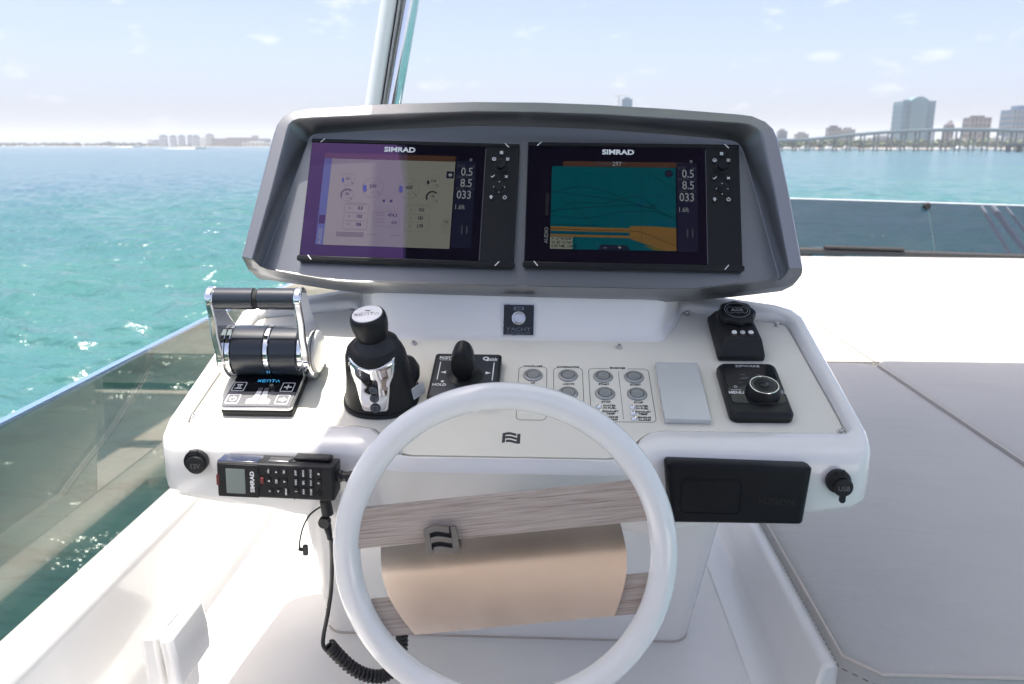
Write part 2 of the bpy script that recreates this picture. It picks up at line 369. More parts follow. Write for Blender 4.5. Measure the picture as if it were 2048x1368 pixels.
# port coaming with its rounded ledge and floor fillet
prof = [(-.715, -1.3), (-.715, -.66), (-.712, -.634), (-.704, -.624), (-.69, -.620), (-.668, -.620), (-.655, -.624), (-.648, -.634), (-.648, -.65), (-.647, -.79), (-.642, -.825), (-.628, -.85), (-.600, -.866), (-.55, -.8685), (-.55, -1.3)]
extrude_y(prof, -1.6, 4.3, 'gel', 'coaming')
# starboard kerb under the sunpad
prof = [(.34, -1.0), (.34, -.8685), (.365, -.867), (.385, -.86), (.395, -.845), (.402, -.82), (.414, -.757), (.418, -.752), (.424, -.75), (.445, -.75), (.449, -.754), (.451, -.76), (.451, -1.0)]
extrude_y(prof, 1.056, 4.3, 'gel', 'ledge', bevel=.006)
mb = MB(); mb.box((1.75, 2.75, -.93), (2.7, 3.4, .14), 'gel'); mb.build('sunpad_base', kind='structure')
# forward coaming, rising to the windscreen, follows a gentle curve
def fore(x): return .10 - .030 * max(0, x - .9) ** 2 * .5
secs = []
for x in np.linspace(-.9, 3.6, 19):
    dy = fore(x)
    secs.append([(x, 3.92 + dy, -1.0), (x, 3.98 + dy, -.735), (x, 4.02 + dy, -.712), (x, 4.20 + dy, -.660), (x, 4.42 + dy, -.618), (x, 4.50 + dy, -.612), (x, 4.62 + dy, -.63), (x, 4.7 + dy, -1.0)])
mb = MB(); mb.loft(secs, 'gel'); mb.build('foredeck', kind='structure', smooth=60)

# ------------------------------------------------------------------ windscreen
ws = thing('windscreen', 'low blue tinted windscreen of glass panes across the foredeck', 'windscreen', Matrix.Translation((0, 4.5, -.6)))
O = Vector((0, 4.5, -.6))
def wsp(x, t):   # t 0 base .. 1 top
    return Vector((x, 4.52 + fore(x) + .17 * t, -.595 - .022 * max(0, x - 1.4) + t * (.288 - .004 * (x - 1.5))))
edges = [-1.15, 0.0, 1.1, 2.185, 3.6]
for a, b in zip(edges[:-1], edges[1:]):
    mb = MB(); loops = []
    for x in np.linspace(a + .003, b - .003, 8):
        p = wsp(x, -.06) - O; q = wsp(x, 1) - O; e = Vector((0, .008, 0)); loops.append([tuple(p), tuple(q), tuple(q + e), tuple(p + e)])
    mb.loft(loops, 'wsglass'); mb.build('pane', ws, smooth=30)
mb = MB()
for x in np.linspace(-1.8, 3.5, 40): pass
mb.tube([wsp(x, 1.012) - O + Vector((0, .004, 0)) for x in np.linspace(-1.15, 3.6, 24)], .0045, 'alu', seg=8); mb.build('top_trim', ws)
mb = MB(); mb.loft([[tuple(wsp(x, .0) - O + Vector((0, dy, dz))) for dy, dz in ((-.035, .0), (-.03, .022), (-.008, .03), (-.008, -.0))] for x in np.linspace(-1.15, 3.6, 24)], 'rail'); mb.build('base_rail', ws)
mb = MB(); mb.loft([[tuple(wsp(x, .0) - O + Vector((0, dy, dz))) for dy, dz in ((-.036, .03), (-.034, .04), (-.012, .046), (-.01, .03))] for x in np.linspace(1.56, 2.0, 8)], 'gap'); mb.build('seal_strip', ws)
for x in (1.44, 1.62, 2.12, 2.37): 
    mb = MB(); p = wsp(x, 0) - O; mb.box((p.x, p.y - .022, p.z - .022), (.11, .03, .03), 'rubber'); mb.build('bracket', ws, bevel=.003)
mb = MB(); mb.lathe([(.0, -.012), (.02, -.012), (.022, .0), (.016, .014), (0, .016)], 'rubber', 16, Matrix.Translation(wsp(2.17, .95) - O + Vector((0, -.02, 0))) @ Matrix.Rotation(R(90), 4, 'X')); mb.build('clamp', ws)
for a_, b_, r_ in ((2.50, 2.62, .012), (2.56, 2.72, .018), (2.64, 2.80, .008)):  # added slanted bars standing in for a bright reflection streak in the glass
    mb = MB(); mb.tube([wsp(a_, .97) - O + Vector((0, .05, 0)), wsp(b_, .05) - O + Vector((0, .05, 0))], r_, 'wpaint', 10); mb.build('reflection_streak', ws)
mb = MB(); p = wsp(2.185, .0) - O; q = wsp(2.185, .97) - O; mb.tube([p + Vector((0, -.004, 0)), q + Vector((0, -.004, 0))], .0028, 'dsteel', 6); mb.build('joint_strip', ws)

# ------------------------------------------------------------------ hardtop that shades the helm, and its post
HZ = 1.4
poly = [(-.68, -.40), (-.60, .16), (-.605, .93), (-.50, 1.02), (-.474, 1.13), (-.428, 1.44), (-.415, 1.9), (-.46, 2.70), (.6, 2.71), (1.78, 2.70), (1.82, 2.3), (1.05, .9), (.95, -.40)]
ht = thing('hardtop', 'flat hardtop roof that shades the helm from above', 'roof', Matrix.Translation((0, 0, HZ)))
mb = MB(); mb.prism(poly, .012, .12, 'topw'); mb.build('shell', ht, bevel=.02)
ip = [(x * .97 + .03, y * .97) for x, y in poly]
mb = MB(); mb.prism(ip, 0, .0115, 'top'); mb.build('lining', ht)
mb = MB(); mb.prism([(-.665, -.385), (-.575, .17), (-.535, .58), (.9, .58), (.9, -.385)], -.012, -.001, 'blackm'); mb.build('added_dark_panel', ht)  # unseen dark panel, added so that the displays reflect something dark
post = thing('support_post', 'polished steel post standing behind the display pod and holding the roof', 'post', Matrix.Translation((-.5, 2.2, -1.2)))
O = Vector((-.5, 2.2, -1.2))
def postpath(u0, v0, u1, v1, ext=1.6):
    a = atY(u0, v0, 2.2); b = atY(u1, v1, 2.2); d = (b - a) / (b.z - a.z)
    return [a + d * (z - a.z) - O for z in (-1.0, -.5, 0, .11, .25, .4, .6, HZ + .01)]
mb = MB(); mb.tube(postpath(752, 205, 784, 0), .031, 'wpaint', 20, sx=.9); mb.build('fairing', post)
mb = MB(); mb.tube(postpath(787, 205, 823, 0), .025, 'chrome', 24, sx=.85); mb.build('steel_tube', post)
mb = MB(); mb.tube([p + Vector((0, -.026, 0)) for p in postpath(768, 205, 800, 0)], .0022, 'gap', 6); mb.build('seal', post)

# ------------------------------------------------------------------ port glass
GX = -.75
gl = thing('glass_panel', 'long smoked glass side panel with bright edge along the port coaming', 'glass panel', Matrix.Translation((GX, 1, -.62)))
top = [(-1.5, -.372), (1.671, -.372), (2.4, -.40), (2.9, -.466), (3.3, -.53)]
def yz_prism(mb, poly, x0, x1, k): mb.loft([[(x0, y, z) for y, z in poly], [(x1, y, z) for y, z in poly]], k)
pl = [(y - 1, z + .62) for y, z in top] + [(2.3, -.78), (-2.5, -.78)]
mb = MB(); yz_prism(mb, pl, -.006, .006, 'glass'); mb.build('pane', gl, smooth=0)
mb = MB(); P = [(y - 1, z + .62) for y, z in top]
mb.loft([[(-.0065, y, z), (.0065, y, z), (.0065, y, z + .004), (-.0065, y, z + .004)] for y, z in P], 'edge'); mb.build('polished_edge', gl, smooth=0)
# aft wing pane with its curved forward edge
cp = [atX(u, v, -.737) for u, v in ((306, 697), (300, 730), (280, 770), (248, 825), (210, 880), (170, 930), (128, 988))]
wp = thing('wing_pane', 'clear acrylic wing with curved front edge lying against the smoked glass', 'glass panel', Matrix.Translation((-.737, 1, -.62)))
pl = [(p.y - 1, p.z + .62) for p in cp] + [(-2.0, cp[-1].z + .62), (-2.0, .235)]
mb = MB(); yz_prism(mb, pl, -.003, .003, 'glass2'); mb.build('pane', wp, smooth=0)
mb = MB(); mb.tube([(0, p.y - 1, p.z + .62) for p in smooth_path(cp)], .0035, 'glass2', 8); mb.build('rounded_edge', wp)

# ------------------------------------------------------------------ sunpad cushions
def cushion(label, poly, ztop, th, r=.022):
    cx = sum(p[0] for p in poly) / len(poly); cy = sum(p[1] for p in poly) / len(poly)
    t = thing('sunpad_cushion', label, 'cushion', Matrix.Translation((cx, cy, ztop - th)), 'sunpad cushions')
    P = [(x - cx, y - cy) for x, y in poly]
    # resample the outline, then puff the top
    Q = []
    for i in range(len(P)):
        a = Vector(P[i]); b = Vector(P[(i + 1) % len(P)]); k = max(2, int((b - a).length / .05))
        Q += [a.lerp(b, j / k) for j in range(k)]
    n = len(Q); area = sum(Q[i].x * Q[(i + 1) % n].y - Q[(i + 1) % n].x * Q[i].y for i in range(n))
    def off(d):
        out = []
        for i in range(n):
            e = Q[(i + 2) % n] - Q[(i - 2) % n]; nn = Vector((e.y, -e.x)).normalized() * (1 if area > 0 else -1); out.append(Q[i] - nn * d)
        return out
    loops = [[(q.x, q.y, 0) for q in off(.004)], [(q.x, q.y, th * .4) for q in off(0)], [(q.x, q.y, th - r * .55) for q in off(0)], [(q.x, q.y, th - r * .18) for q in off(r * .3)], [(q.x, q.y, th) for q in off(r)]]
    loops += [[(q.x * s, q.y * s, th + (1 - s) * .012 + .0012 * math.sin(q.x * 9 + q.y * 5 * s)) for q in off(r)] for s in (.9, .7, .45, .2)]
    mb = MB(); mb.loft(loops, 'cush'); mb.build('cover', t, smooth=60)
    mb = MB(); o = off(r * .12); mb.tube([(q.x, q.y, th - r * .34) for q in o], .0028, 'welt', 6, closed=True); mb.build('piping', t)
    mb = MB()
    for i in range(n):
        a = off(-.0006)[i] if False else None
    o2 = off(-.0012); tot = 0
    for i in range(n):
        a = o2[i]; b = o2[(i + 1) % n]; Ln = (b - a).length; k = max(1, int(Ln / .011))
        for j in range(k):
            p = a.lerp(b, (j + .2) / k); q = a.lerp(b, (j + .7) / k)
            mb.tube([(p.x, p.y, th - r * 1.15), (q.x, q.y, th - r * 1.15)], .0009, 'thread', 4)
    mb.build('stitching', t, kind='stuff')
    return t
cushion('grey beige shaded sunpad cushion nearest the helm, beside the kerb', [(.480, 1.008), (.437, 1.050), (.437, 2.66), (.47, 2.70), (1.085, 2.70), (1.115, 2.66), (1.115, 1.008)], -.725, .125)
cushion('shaded sunpad cushion outboard of the one beside the kerb', [(1.122, 1.008), (1.122, 2.67), (1.15, 2.71), (2.6, 2.71), (2.6, 1.008)], -.718, .13)
cushion('sunlit sunpad cushion behind the console, left of the long seam', [(-.5, 2.725), (-.5, 4.03), (1.13, 4.03), (1.13, 2.725)], -.725, .12)
cushion('sunlit middle sunpad cushion between two seams below the windscreen', [(1.137, 2.73), (1.137, 4.03), (1.985, 4.0), (1.985, 2.73)], -.725, .12)
cushion('sunlit sunpad cushion farthest to starboard below the windscreen', [(1.99, 2.73), (1.99, 4.0), (2.9, 3.9), (2.9, 2.73)], -.725, .12)

# ================================================================== HELM CONSOLE
CX = -.053
con = thing('helm_console', 'white helm console with cream dash panel of buttons and screws', 'helm console', Matrix.Translation((CX, 1.3, FZ)))
O = Vector((CX, 1.3, FZ))
half = [  # panel outline a,b | outer lip a,b | lip height | drop | inward run below
 (0, -.002, 0, -.009, .001, .15, .10), (.07, -.002, .07, -.009, .001, .15, .10), (.138, -.002, .138, -.009, .001, .15, .10), (.158, .003, .162, -.008, .002, .15, .095), (.174, .018, .184, -.002, .005, .145, .06),
 (.186, .038, .200, .004, .009, .135, .02), (.200, .051, .216, .008, .012, .125, 0), (.222, .056, .236, .010, .012, .122, 0), (.32, .056, .32, .010, .012, .110, 0),
 (.40, .056, .40, .010, .012, .098, 0), (.474, .056, .478, .010, .012, .086, 0), (.481, .058, .494, .016, .012, .083, 0), (.483, .064, .502, .030, .012, .082, 0), (.483, .085, .506, .06, .012, .085, 0),
 (.474, .21, .498, .2, .012, .1, 0), (.466, .325, .490, .345, .014, .11, 0), (.463, .338, .478, .368, .015, .11, 0), (.452, .345, .452, .382, .016, .11, 0), (.38, .360, .37, .402, .017, .11, 0),
 (.305, .374, .31, .422, .018, .11, 0), (.294, .374, .28, .43, .012, .11, 0), (.288, .366, .26, .44, .004, .11, 0), (.268, .318, .22, .45, .002, .11, 0), (.25, .290, .16, .45, .001, .11, 0), (.236, .285, .1, .45, .001, .11, 0), (.12, .285, .05, .45, .001, .11, 0), (0, .285, 0, .45, .001, .11, 0)]
full = half + [(-h[0], h[1], -h[2]) + tuple(h[3:]) for h in reversed(half[1:-1])]
def W(a, b, h): return PAN.pt(a + CX, b, h) - O
LP = [[] for _ in range(12)]
for a, b, oa, ob, lh, H, inw in full:
    d = Vector((oa - a, ob - b)); dl = max(d.length, 1e-6)
    def mixp(t, h): return W(a + d.x * t, b + d.y * t, h)
    g = min(.35, .004 / dl)
    back = b > .28
    LP[0].append(mixp(min(.3, .0015 / dl), -.006))
    LP[1].append(mixp(min(.3, .0018 / dl), -.001))
    LP[2].append(mixp(g, lh * .55)); LP[3].append(mixp(min(.6, g * 3), lh * .93)); LP[4].append(mixp(.75, lh))
    o = mixp(1.0, lh - .002); LP[5].append(o)
    out = Vector((d.x, d.y * math.cos(TH), 0)); out = out.normalized() if out.length > 1e-6 else Vector((0, -1, 0))
    p = o + out * .005 + Vector((0, 0, -.006)); LP[6].append(p)
    p = o + out * .008 + Vector((0, 0, -.016)); LP[7].append(p)
    s = Vector((0, inw, 0))
    LP[8].append(o + out * .008 + s * .9 + Vector((0, 0, -H + .012)))
    p = o + out * .004 + s + Vector((0, 0, -H + .003)); LP[9].append(p)
    p = o - out * .006 + s + Vector((0, 0, -H)); LP[10].append(p)
    q = o - out * .03 + s; q = Vector((q.x * .80, q.y * .7 + .06, q.z - H - .01)); LP[11].append(q)
mb = MB(); mb.loft([[tuple(p) for p in lp] for lp in LP], 'gel', cap0=False, cap1=True); mb.build('body', con, smooth=50)
mb = MB(); mb.loft([[tuple(W(h[0] * .998, h[1] * .998, z)) for h in full] for z in (-.008, -.0055)], 'gap'); mb.build('panel_gasket', con, smooth=0)
mb = MB(); ins = [(h[0] - .0012 * (1 if h[0] > 0 else -1 if h[0] < 0 else 0), h[1] + (.0012 if h[1] < .1 else -.0012)) for h in full]
mb.loft([[tuple(W(a, b, z)) for a, b in ins] for z in (-.005, 0)], 'panel'); mb.build('dash_panel', con, smooth=0)
# pedestal
def ring(w, y0, y1, r, z, cx=0):
    return [(x + cx, y, z) for x, y in rrect(w, y1 - y0, r, 0, (y0 + y1) / 2 - 1.3, 6)]
mb = MB(); mb.loft([ring(.664, 1.275, 1.75, .035, .004, -.018), ring(.668, 1.273, 1.75, .035, .012, -.018), ring(.72, 1.262, 1.75, .03, .2, -.012), ring(.765, 1.258, 1.75, .03, .36, -.004), ring(.78, 1.25, 1.75, .03, .40, 0)], 'gel'); mb.build('pedestal', con, smooth=50)
mb = MB(); mb.loft([ring(.666, 1.274, 1.75, .036, 0, -.018), ring(.666, 1.274, 1.75, .036, .004, -.018)], 'welt'); mb.build('sealant_joint', con)
# neck that carries the display pod
nh = [(0, .286), (.11, .286), (.205, .286), (.228, .289), (.243, .297), (.252, .312), (.27, .345), (.285, .378), (.285, .47), (.1, .47), (0, .47)]
nf = nh + [(-a, b) for a, b in reversed(nh[1:-1])]
def neck(t, grow):
    out = []
    for a, b in nf:
        p = W(a + (grow if a > .02 else -grow if a < -.02 else 0), b - (grow if b < .4 else 0), -.003)
        q = Vector((a * 1.06, p.y + .045, -.185 - O.z)); out.append(tuple(p.lerp(q, t)))
    return out
mb = MB(); mb.loft([neck(0, .009), neck(.025, .0045), neck(.07, .0015), neck(.14, 0), neck(.5, 0), neck(1, 0)], 'gel', cap0=False); mb.build('neck', con, smooth=50)
# screws, buttons, indicator lamps
def W3(u, v, h=0): a, b = PAN.px(u, v, h); return W(a - CX, b, 0)
PR = Matrix.Rotation(TH, 4, 'X')
for u, v in ((528, 633), (705, 617), (390, 834), (828, 688), (1238, 695), (1373, 628), (1553, 650), (1681, 864), (798, 906)):
    mb = MB(); T = Matrix.Translation(W3(u, v)) @ PR
    mb.lathe([(0, 0), (.0056, 0), (.0056, .001), (.0036, .0014), (.0036, .0046), (.003, .0054), (.0018, .0054), (.0016, .0035), (0, .0035)], 'steel', 16, T)
    mb.build('screw', con)
for u, v in ((1066, 751), (1063, 786), (1136, 752), (1136, 787), (1206, 754), (1210, 788), (1268, 755), (1274, 789)):
    T = Matrix.Translation(W3(u, v)) @ PR
    mb = MB(); mb.lathe([(.0125, 0), (.0152, 0), (.0156, .0012), (.0148, .0024), (.0118, .0032), (.0108, .003), (.0106, .0016)], 'button', 36, T); r_ = mb.build('push_button', con)
    mb = MB(); mb.lathe([(0, .0012), (.0106, .0012), (.0106, .0015), (0, .0015)], 'gap', 32, T); mb.lathe([(0, .0018), (.0098, .0018), (.0098, .0031), (.0092, .0036), (.004, .0034), (0, .0033)], 'button', 36, T); mb.build('button_cap', r_)
for u, v in ((1197, 814), (1198, 825.5), (1200, 837), (1264, 815), (1266, 827), (1268, 838)):
    mb = MB(); T = Matrix.Translation(W3(u, v)) @ PR
    mb.lathe([(0, 0), (.0044, 0), (.0046, .0012), (.0036, .0024), (.0026, .0018), (.0018, .003), (0, .0034)], 'chrome', 16, T); mb.build('indicator_lamp', con)
def ptext(s, u, v, size, k='ink', **kw):
    mb = MB(); p = W3(u, v); mb.text(s, size, (0, 0, .0004), k, T=Matrix.Translation(p) @ PR, **kw); mb.build('lettering', con, smooth=0)
for s, u, v, z in (('WINDLASS', 1066, 733, .0062), ('COMMANDS', 1136, 734.5, .0062), ('ENGINES', 1235, 736.5, .0062), ('UP', 1066, 766.5, .0055), ('LIGHTS', 1137, 768.5, .0055), ('HORN', 1138, 803.5, .0055), ('START', 1208, 769, .0058), ('START', 1271, 770, .0058), ('STOP', 1212, 804.5, .0058), ('STOP', 1277, 805.5, .0058),
                   ('WATER\nIN FUEL', 1219, 814, .0056), ('EXHAUST\nTEMP', 1221, 825.5, .0056), ('ENGINE\nALARM', 1223, 837, .0056), ('WATER\nIN FUEL', 1284, 815, .0056), ('EXHAUST\nTEMP', 1286, 826.5, .0056), ('ENGINE\nALARM', 1289, 838, .0056)):
    ptext(s, u, v, z, bold=.02)
mb = MB()
def outline(a0, b0, a1, b1, gap):
    w = a1 - a0; h = b1 - b0; cx = (a0 + a1) / 2 - CX; cy = (b0 + b1) / 2
    pts = rrect(w, h, .008, cx, cy, 5) ; pts.append(pts[0])
    st = [i for i, p in enumerate(pts) if abs(p[1] - (cy + h / 2)) < 1e-6]
    # open the top edge where the title sits
    n = len(pts) - 1; pts = pts[:-1]; i0 = 5
    seq = [pts[(5 + 1 + i - 1) % n] for i in range(n)]
    seq = [(cx - gap / 2, cy + h / 2)] + pts[6:] + pts[:5 + 1][:6] + [(cx + gap / 2, cy + h / 2)]
    P3 = [W(a, b, .0003) for a, b in seq]
    for p, q in zip(seq[:-1], seq[1:]):
        d = Vector((q[0] - p[0], q[1] - p[1])); 
        if d.length < 1e-7: continue
        nn = Vector((-d.y, d.x)).normalized() * .00045
        mb.add([tuple(W(x, y, .0003)) for x, y in ((p[0] + nn.x, p[1] + nn.y), (p[0] - nn.x, p[1] - nn.y), (q[0] - nn.x, q[1] - nn.y), (q[0] + nn.x, q[1] + nn.y))], [(0, 1, 2, 3)], 'ink')
outline(-.046, .078, -.001, .2095, .03); outline(.010, .112, .056, .2085, .034); outline(.066, .077, .1615, .2075, .03)
for p, q in (((.1135, .083), (.1135, .2)),):
    mb.add([tuple(W(x - CX, y, .0003)) for x, y in ((p[0] - .0003, p[1]), (p[0] + .0003, p[1]), (q[0] + .0003, q[1]), (q[0] - .0003, q[1]))], [(0, 1, 2, 3)], 'ink')
mb.build('group_outline', con, smooth=0)
# flag emblem printed below the buttons
def flag(mb, cx, cy, w, h, z0, z1, k, T, wave=.09, sl=0):
    def P(x, y): return (cx + (x - .5) * w, cy + (y - .5) * h + wave * h * math.sin((x - .1) * 6.0) + sl * x)
    def band(x0, x1, y0, y1, n=8):
        lo = [P(x0 + (x1 - x0) * i / n, y0) for i in range(n + 1)]; hi = [P(x0 + (x1 - x0) * i / n, y1) for i in range(n + 1)]
        mb.prism(lo + hi[::-1], z0, z1, k, T)
    band(0, .78, .78, 1.0); band(0, .17, .02, .775); band(.175, .80, .40, .60); band(.83, 1.0, .225, 1.0); band(.805, .827, .225, .60); band(.22, 1.0, 0, .22)
mb = MB(); a, b = PAN.px(1022.5, 876); flag(mb, 0, 0, .026, .0205, 0, .0006, 'ink', Matrix.Translation(W(a - CX, b, 0)) @ PR); mb.build('flag_emblem', con, smooth=0)

# ================================================================== DISPLAY POD
SR = SCR.mat()
pod = thing('display_pod', 'gunmetal grey instrument pod with deep hood around two displays', 'instrument pod', SCR.mat(-.05, .1, 0))
PO = Vector((-.05, .1, 0))
rows = [  # floor | inner lip | outer lip (pixels in the photo on planes at real depths), type t = hood, b = bottom
 ((524, 534), (506, 519), (482, 513), 't'), ((571, 408), (544, 385), (514, 390), 't'), ((616, 284), (577, 256), (546, 268), 't'), ((620, 276), (580, 249), (553, 248), 't'), ((626, 270), (587, 243), (566, 231), 't'),
 ((636, 267.5), (598, 239), (587, 221), 't'), ((660, 266), (630, 237), (616, 216), 't'), ((770, 260), (770, 231), (770, 206.5), 't'), ((950, 252), (950, 224.5), (950, 202), 't'), ((1080, 254), (1080, 226), (1080, 203), 't'), ((1200, 259), (1200, 230), (1200, 207.5), 't'),
 ((1340, 269.5), (1340, 238.5), (1340, 216), 't'), ((1448, 279), (1478, 247), (1480, 227), 't'), ((1466, 281.5), (1498, 250), (1505, 230.5), 't'), ((1476, 287), (1512, 257), (1532, 242), 't'), ((1483, 295), (1520, 265), (1547, 256), 't'), ((1487, 304), (1524, 274), (1557, 278), 't'), ((1513, 390), (1548, 385), (1580, 390), 't'),
 ((1558, 552), (1577, 536), (1607, 537), 't'), ((1556, 557), (1571, 550), (1605, 549), 'm'), ((1548, 559), (1561, 560), (1595, 562), 'b'), ((1512, 562), (1517, 562.5), (1572, 573), 'b'), ((1440, 571), (1440, 572), (1470, 585), 'b'), ((1385, 577), (1385, 578.5), (1400, 591), 'b'), ((1335, 577.5), (1335, 579), (1335, 595), 'b'),
 ((1190, 574), (1190, 575.5), (1190, 592.5), 'b'), ((1045, 571), (1045, 572.5), (1045, 589), 'b'), ((900, 567.5), (900, 569), (900, 585), 'b'), ((769, 563), (769, 565), (769, 581), 'b'), ((715, 562), (715, 564), (715, 577), 'b'), ((672, 559.5), (672, 561.5), (663, 571), 'b'), ((600, 547.5), (600, 549.5), (590, 559.5), 'b'), ((540, 538.5), (535, 538.5), (524, 550), 'b'), ((528, 536.5), (520, 532), (495, 538), 'm')]
dep = .046
L0 = []; L1 = []; L1b = []; L2 = []; L3 = []; L4 = []; L5 = []
for fl, ii, oo, t in rows:
    hi, ho = (dep, dep - .004) if t == 't' else (.003, -.016) if t == 'b' else (.024, .012)
    f = SCR.px(*fl, 0); i_ = SCR.px(*ii, hi); o_ = SCR.px(*oo, ho)
    f = Vector((*f, 0)) - PO; i_ = Vector((*i_, hi)) - PO; o_ = Vector((*o_, ho)) - PO
    L0.append(f); L1.append(i_.lerp(f, .06) + Vector((0, 0, -.002 if t != 'b' else 0))); L1b.append(i_.lerp(o_, .10) + Vector((0, 0, .0005))); L2.append(o_.lerp(i_, .12) + Vector((0, 0, .0005))); L3.append(o_ + Vector((0, 0, -.003)))
    L4.append(Vector((o_.x * 1.002, o_.y * 1.0, -.045 if t != 'b' else -.045))); L5.append(Vector((o_.x * .82, o_.y * .72 + .01, -.11)))
Lf = [Vector((p.x * .985, p.y * .985, -.0002)) for p in L0]
mb = MB(); mb.loft([[tuple(p) for p in lp] for lp in (Lf, L0, L1, L1b, L2, L3, L4, L5)], 'pod'); mb.build('housing', pod, smooth=35, bevel=.0045, seg=3)

# ------------------------------------------------------------------ chartplotters
def plotter(kind, label, bl, br, tl):
    a0 = Vector(SCR.px(*bl)); a1 = Vector(SCR.px(*br)); a2 = Vector(SCR.px(*tl))
    Wd = (a1 - a0).length; Hd = (a2 - a0).length; rot = math.atan2(a1.y - a0.y, a1.x - a0.x)
    t = thing('chartplotter', label, 'marine display', SCR.mat(a0.x, a0.y, .0005, rot), 'twin displays in the pod')
    X = lambda x: x * Wd; Y = lambda y: y * Hd
    mb = MB(); mb.prism([(0, 0), (Wd, 0), (Wd, Hd), (0, Hd)], 0, .0095, 'black'); mb.build('bezel', t, bevel=.002)
    mb = MB(); mb.box((Wd / 2, Y(.021), .0105), (Wd * 1.012, Y(.042), .006), 'black'); mb.build('lower_trim', t, bevel=.002)
    mb = MB(); mb.box((Wd / 2, Y(.987), .0100), (Wd, Y(.026), .003), 'black'); mb.build('upper_trim', t, bevel=.001)
    mb = MB(); mb.prism([(X(.004), Y(.046)), (X(.838), Y(.046)), (X(.838), Y(.968)), (X(.004), Y(.968))], .0095, .0100, 'scrsheet'); mb.build('front_sheet', t, smooth=0)
    mb = MB(); mb.box((X(.841), Y(.5), .0100), (.0012, Y(.9), .0012), 'dsteel'); mb.build('divider', t)
    for x, y, a in ((.055, .985, 45), (.94, .985, -45), (.055, .024, -50), (.925, .024, 50)):
        mb = MB(); mb.box((0, 0, 0), (.0105, .0014, .0008), 'white', Matrix.Translation((X(x), Y(y), .0140 if y < .5 else .0119)) @ Matrix.Rotation(R(a), 4, 'Z')); mb.build('corner_mark', t)
    mb = MB(); mb.text('SIMRAD', .0125, (X(.43), Y(.925), .0103), 'white', bold=.035, sx=1.25); mb.build('logo', t, smooth=0)
    # keys
    def key(x, y, r=.0058):
        m_ = MB(); m_.lathe([(0, 0), (r, 0), (r, .0006), (r * .93, .0013), (0, .0011)], 'black', 24, Matrix.Translation((X(x), Y(y), .0095))); return m_.build('key', t)
    zi = .0110
    KX = .916
    keys = [(KX, .925, 'grid'), (KX - .033, .87, 'helm'), (KX + .031, .872, 'list'), (KX - .035, .727, 'tick'), (KX + .029, .728, 'cross'), (KX - .037, .555, 'pin'), (KX + .027, .557, 'power')]
    for x, y, ic in keys:
        ko = key(x, y, .0065 if ic == 'grid' else .0055); m_ = MB(); cx, cy = X(x), Y(y)
        if ic in ('grid', 'list'):
            nn = 3; s = .0015
            for i in range(3):
                for j in range(3): m_.box((cx + (i - 1) * .0019, cy + (j - 1) * .0019, zi), (s, s * (1 if ic == 'grid' else .8), .0003), 'white')
        elif ic == 'helm':
            A, B = arc(cx, cy, .0034, 0, 360, .0009); strip(m_, A, B, zi, 'white'); m_.box((cx, cy, zi), (.0055, .0009, .0002), 'white'); m_.box((cx, cy - .0015, zi), (.0009, .003, .0002), 'white')
        elif ic == 'tick': pline(m_, [(cx - .003, cy), (cx - .001, cy - .002), (cx + .003, cy + .0025)], .0013, zi, 'white')
        elif ic == 'cross': pline(m_, [(cx - .0022, cy - .002), (cx + .0022, cy + .002)], .0012, zi, 'white'); pline(m_, [(cx - .0022, cy + .002), (cx + .0022, cy - .002)], .0012, zi + .0001, 'white')
        elif ic == 'pin':
            A, B = arc(cx, cy + .001, .0024, 0, 360, .0014); strip(m_, A, B, zi, 'white'); m_.add([(cx - .002, cy, zi), (cx + .002, cy, zi), (cx, cy - .0035, zi)], [(0, 1, 2)], 'white')
        else:
            A, B = arc(cx, cy, .0032, 120, 420, .0009); strip(m_, A, B, zi, 'white'); m_.box((cx, cy + .0025, zi), (.0009, .003, .0002), 'white')
        m_.build('key_icon', ko, smooth=0)
    T = Matrix.Translation((X(KX), Y(.815), .0095))
    mb = MB(); mb.lathe([(0, 0), (.0105, 0), (.0105, .002), (.0085, .0028), (.0085, .0105), (.0078, .0115), (.002, .0112), (0, .0110)], 'black', 36, T); mb.build('rotary_knob', t)
    T = Matrix.Translation((X(KX - .002), Y(.64), .0095))
    mb = MB(); mb.lathe([(0, 0), (.0118, 0), (.0118, .001), (.0105, .0022), (.0085, .0012), (.0078, .0012), (.0072, .003), (0, .0034)], 'black', 36, T)
    for a in range(4): mb.box((X(KX - .002) + .0095 * math.cos(a * math.pi / 2), Y(.64) + .0095 * math.sin(a * math.pi / 2), .0118), (.0012, .0016, .0006), 'white')
    mb.build('cursor_pad', t)
    # display
    z = .0104; zt = .0107
    mb = MB(); q = MB()
    def rect(m_, x0, y0, x1, y1, zz, k): m_.add([(X(x0), Y(y0), zz), (X(x1), Y(y0), zz), (X(x1), Y(y1), zz), (X(x0), Y(y1), zz)], [(0, 1, 2, 3)], k)
    rect(mb, .705, .14, .80, .845, z, 'd_dark')
    for s, y, h, k in (('0.5', .755, .021, 'd_num'), ('8.5', .662, .021, 'd_num'), ('033', .566, .021, 'd_num'), ('11', .283, .021, 'd_dim')):
        q.text(s, h, (X(.787), Y(y), zt), k, 'RIGHT', bold=.012, sx=.82, ext=0)
    q.text('1.6ft', .012, (X(.709), Y(.468), zt), 'd_num', 'LEFT', sx=.85, ext=0)
    for s, y in (('SOG', .803), ('DEPTH', .712), ('COG', .617)): q.text(s, .0075, (X(.71), Y(y), zt), 'd_dim', 'LEFT', sx=.9, ext=0)
    for s, y in (('kn', .801), ('ft', .710), ('\u00b0M', .615)): q.text(s, .0075, (X(.795), Y(y), zt), 'd_dim', 'RIGHT', sx=.9, ext=0)
    for i in range(3): rect(q, .767, .848 + i * .008, .779, .852 + i * .008, zt, 'd_num')
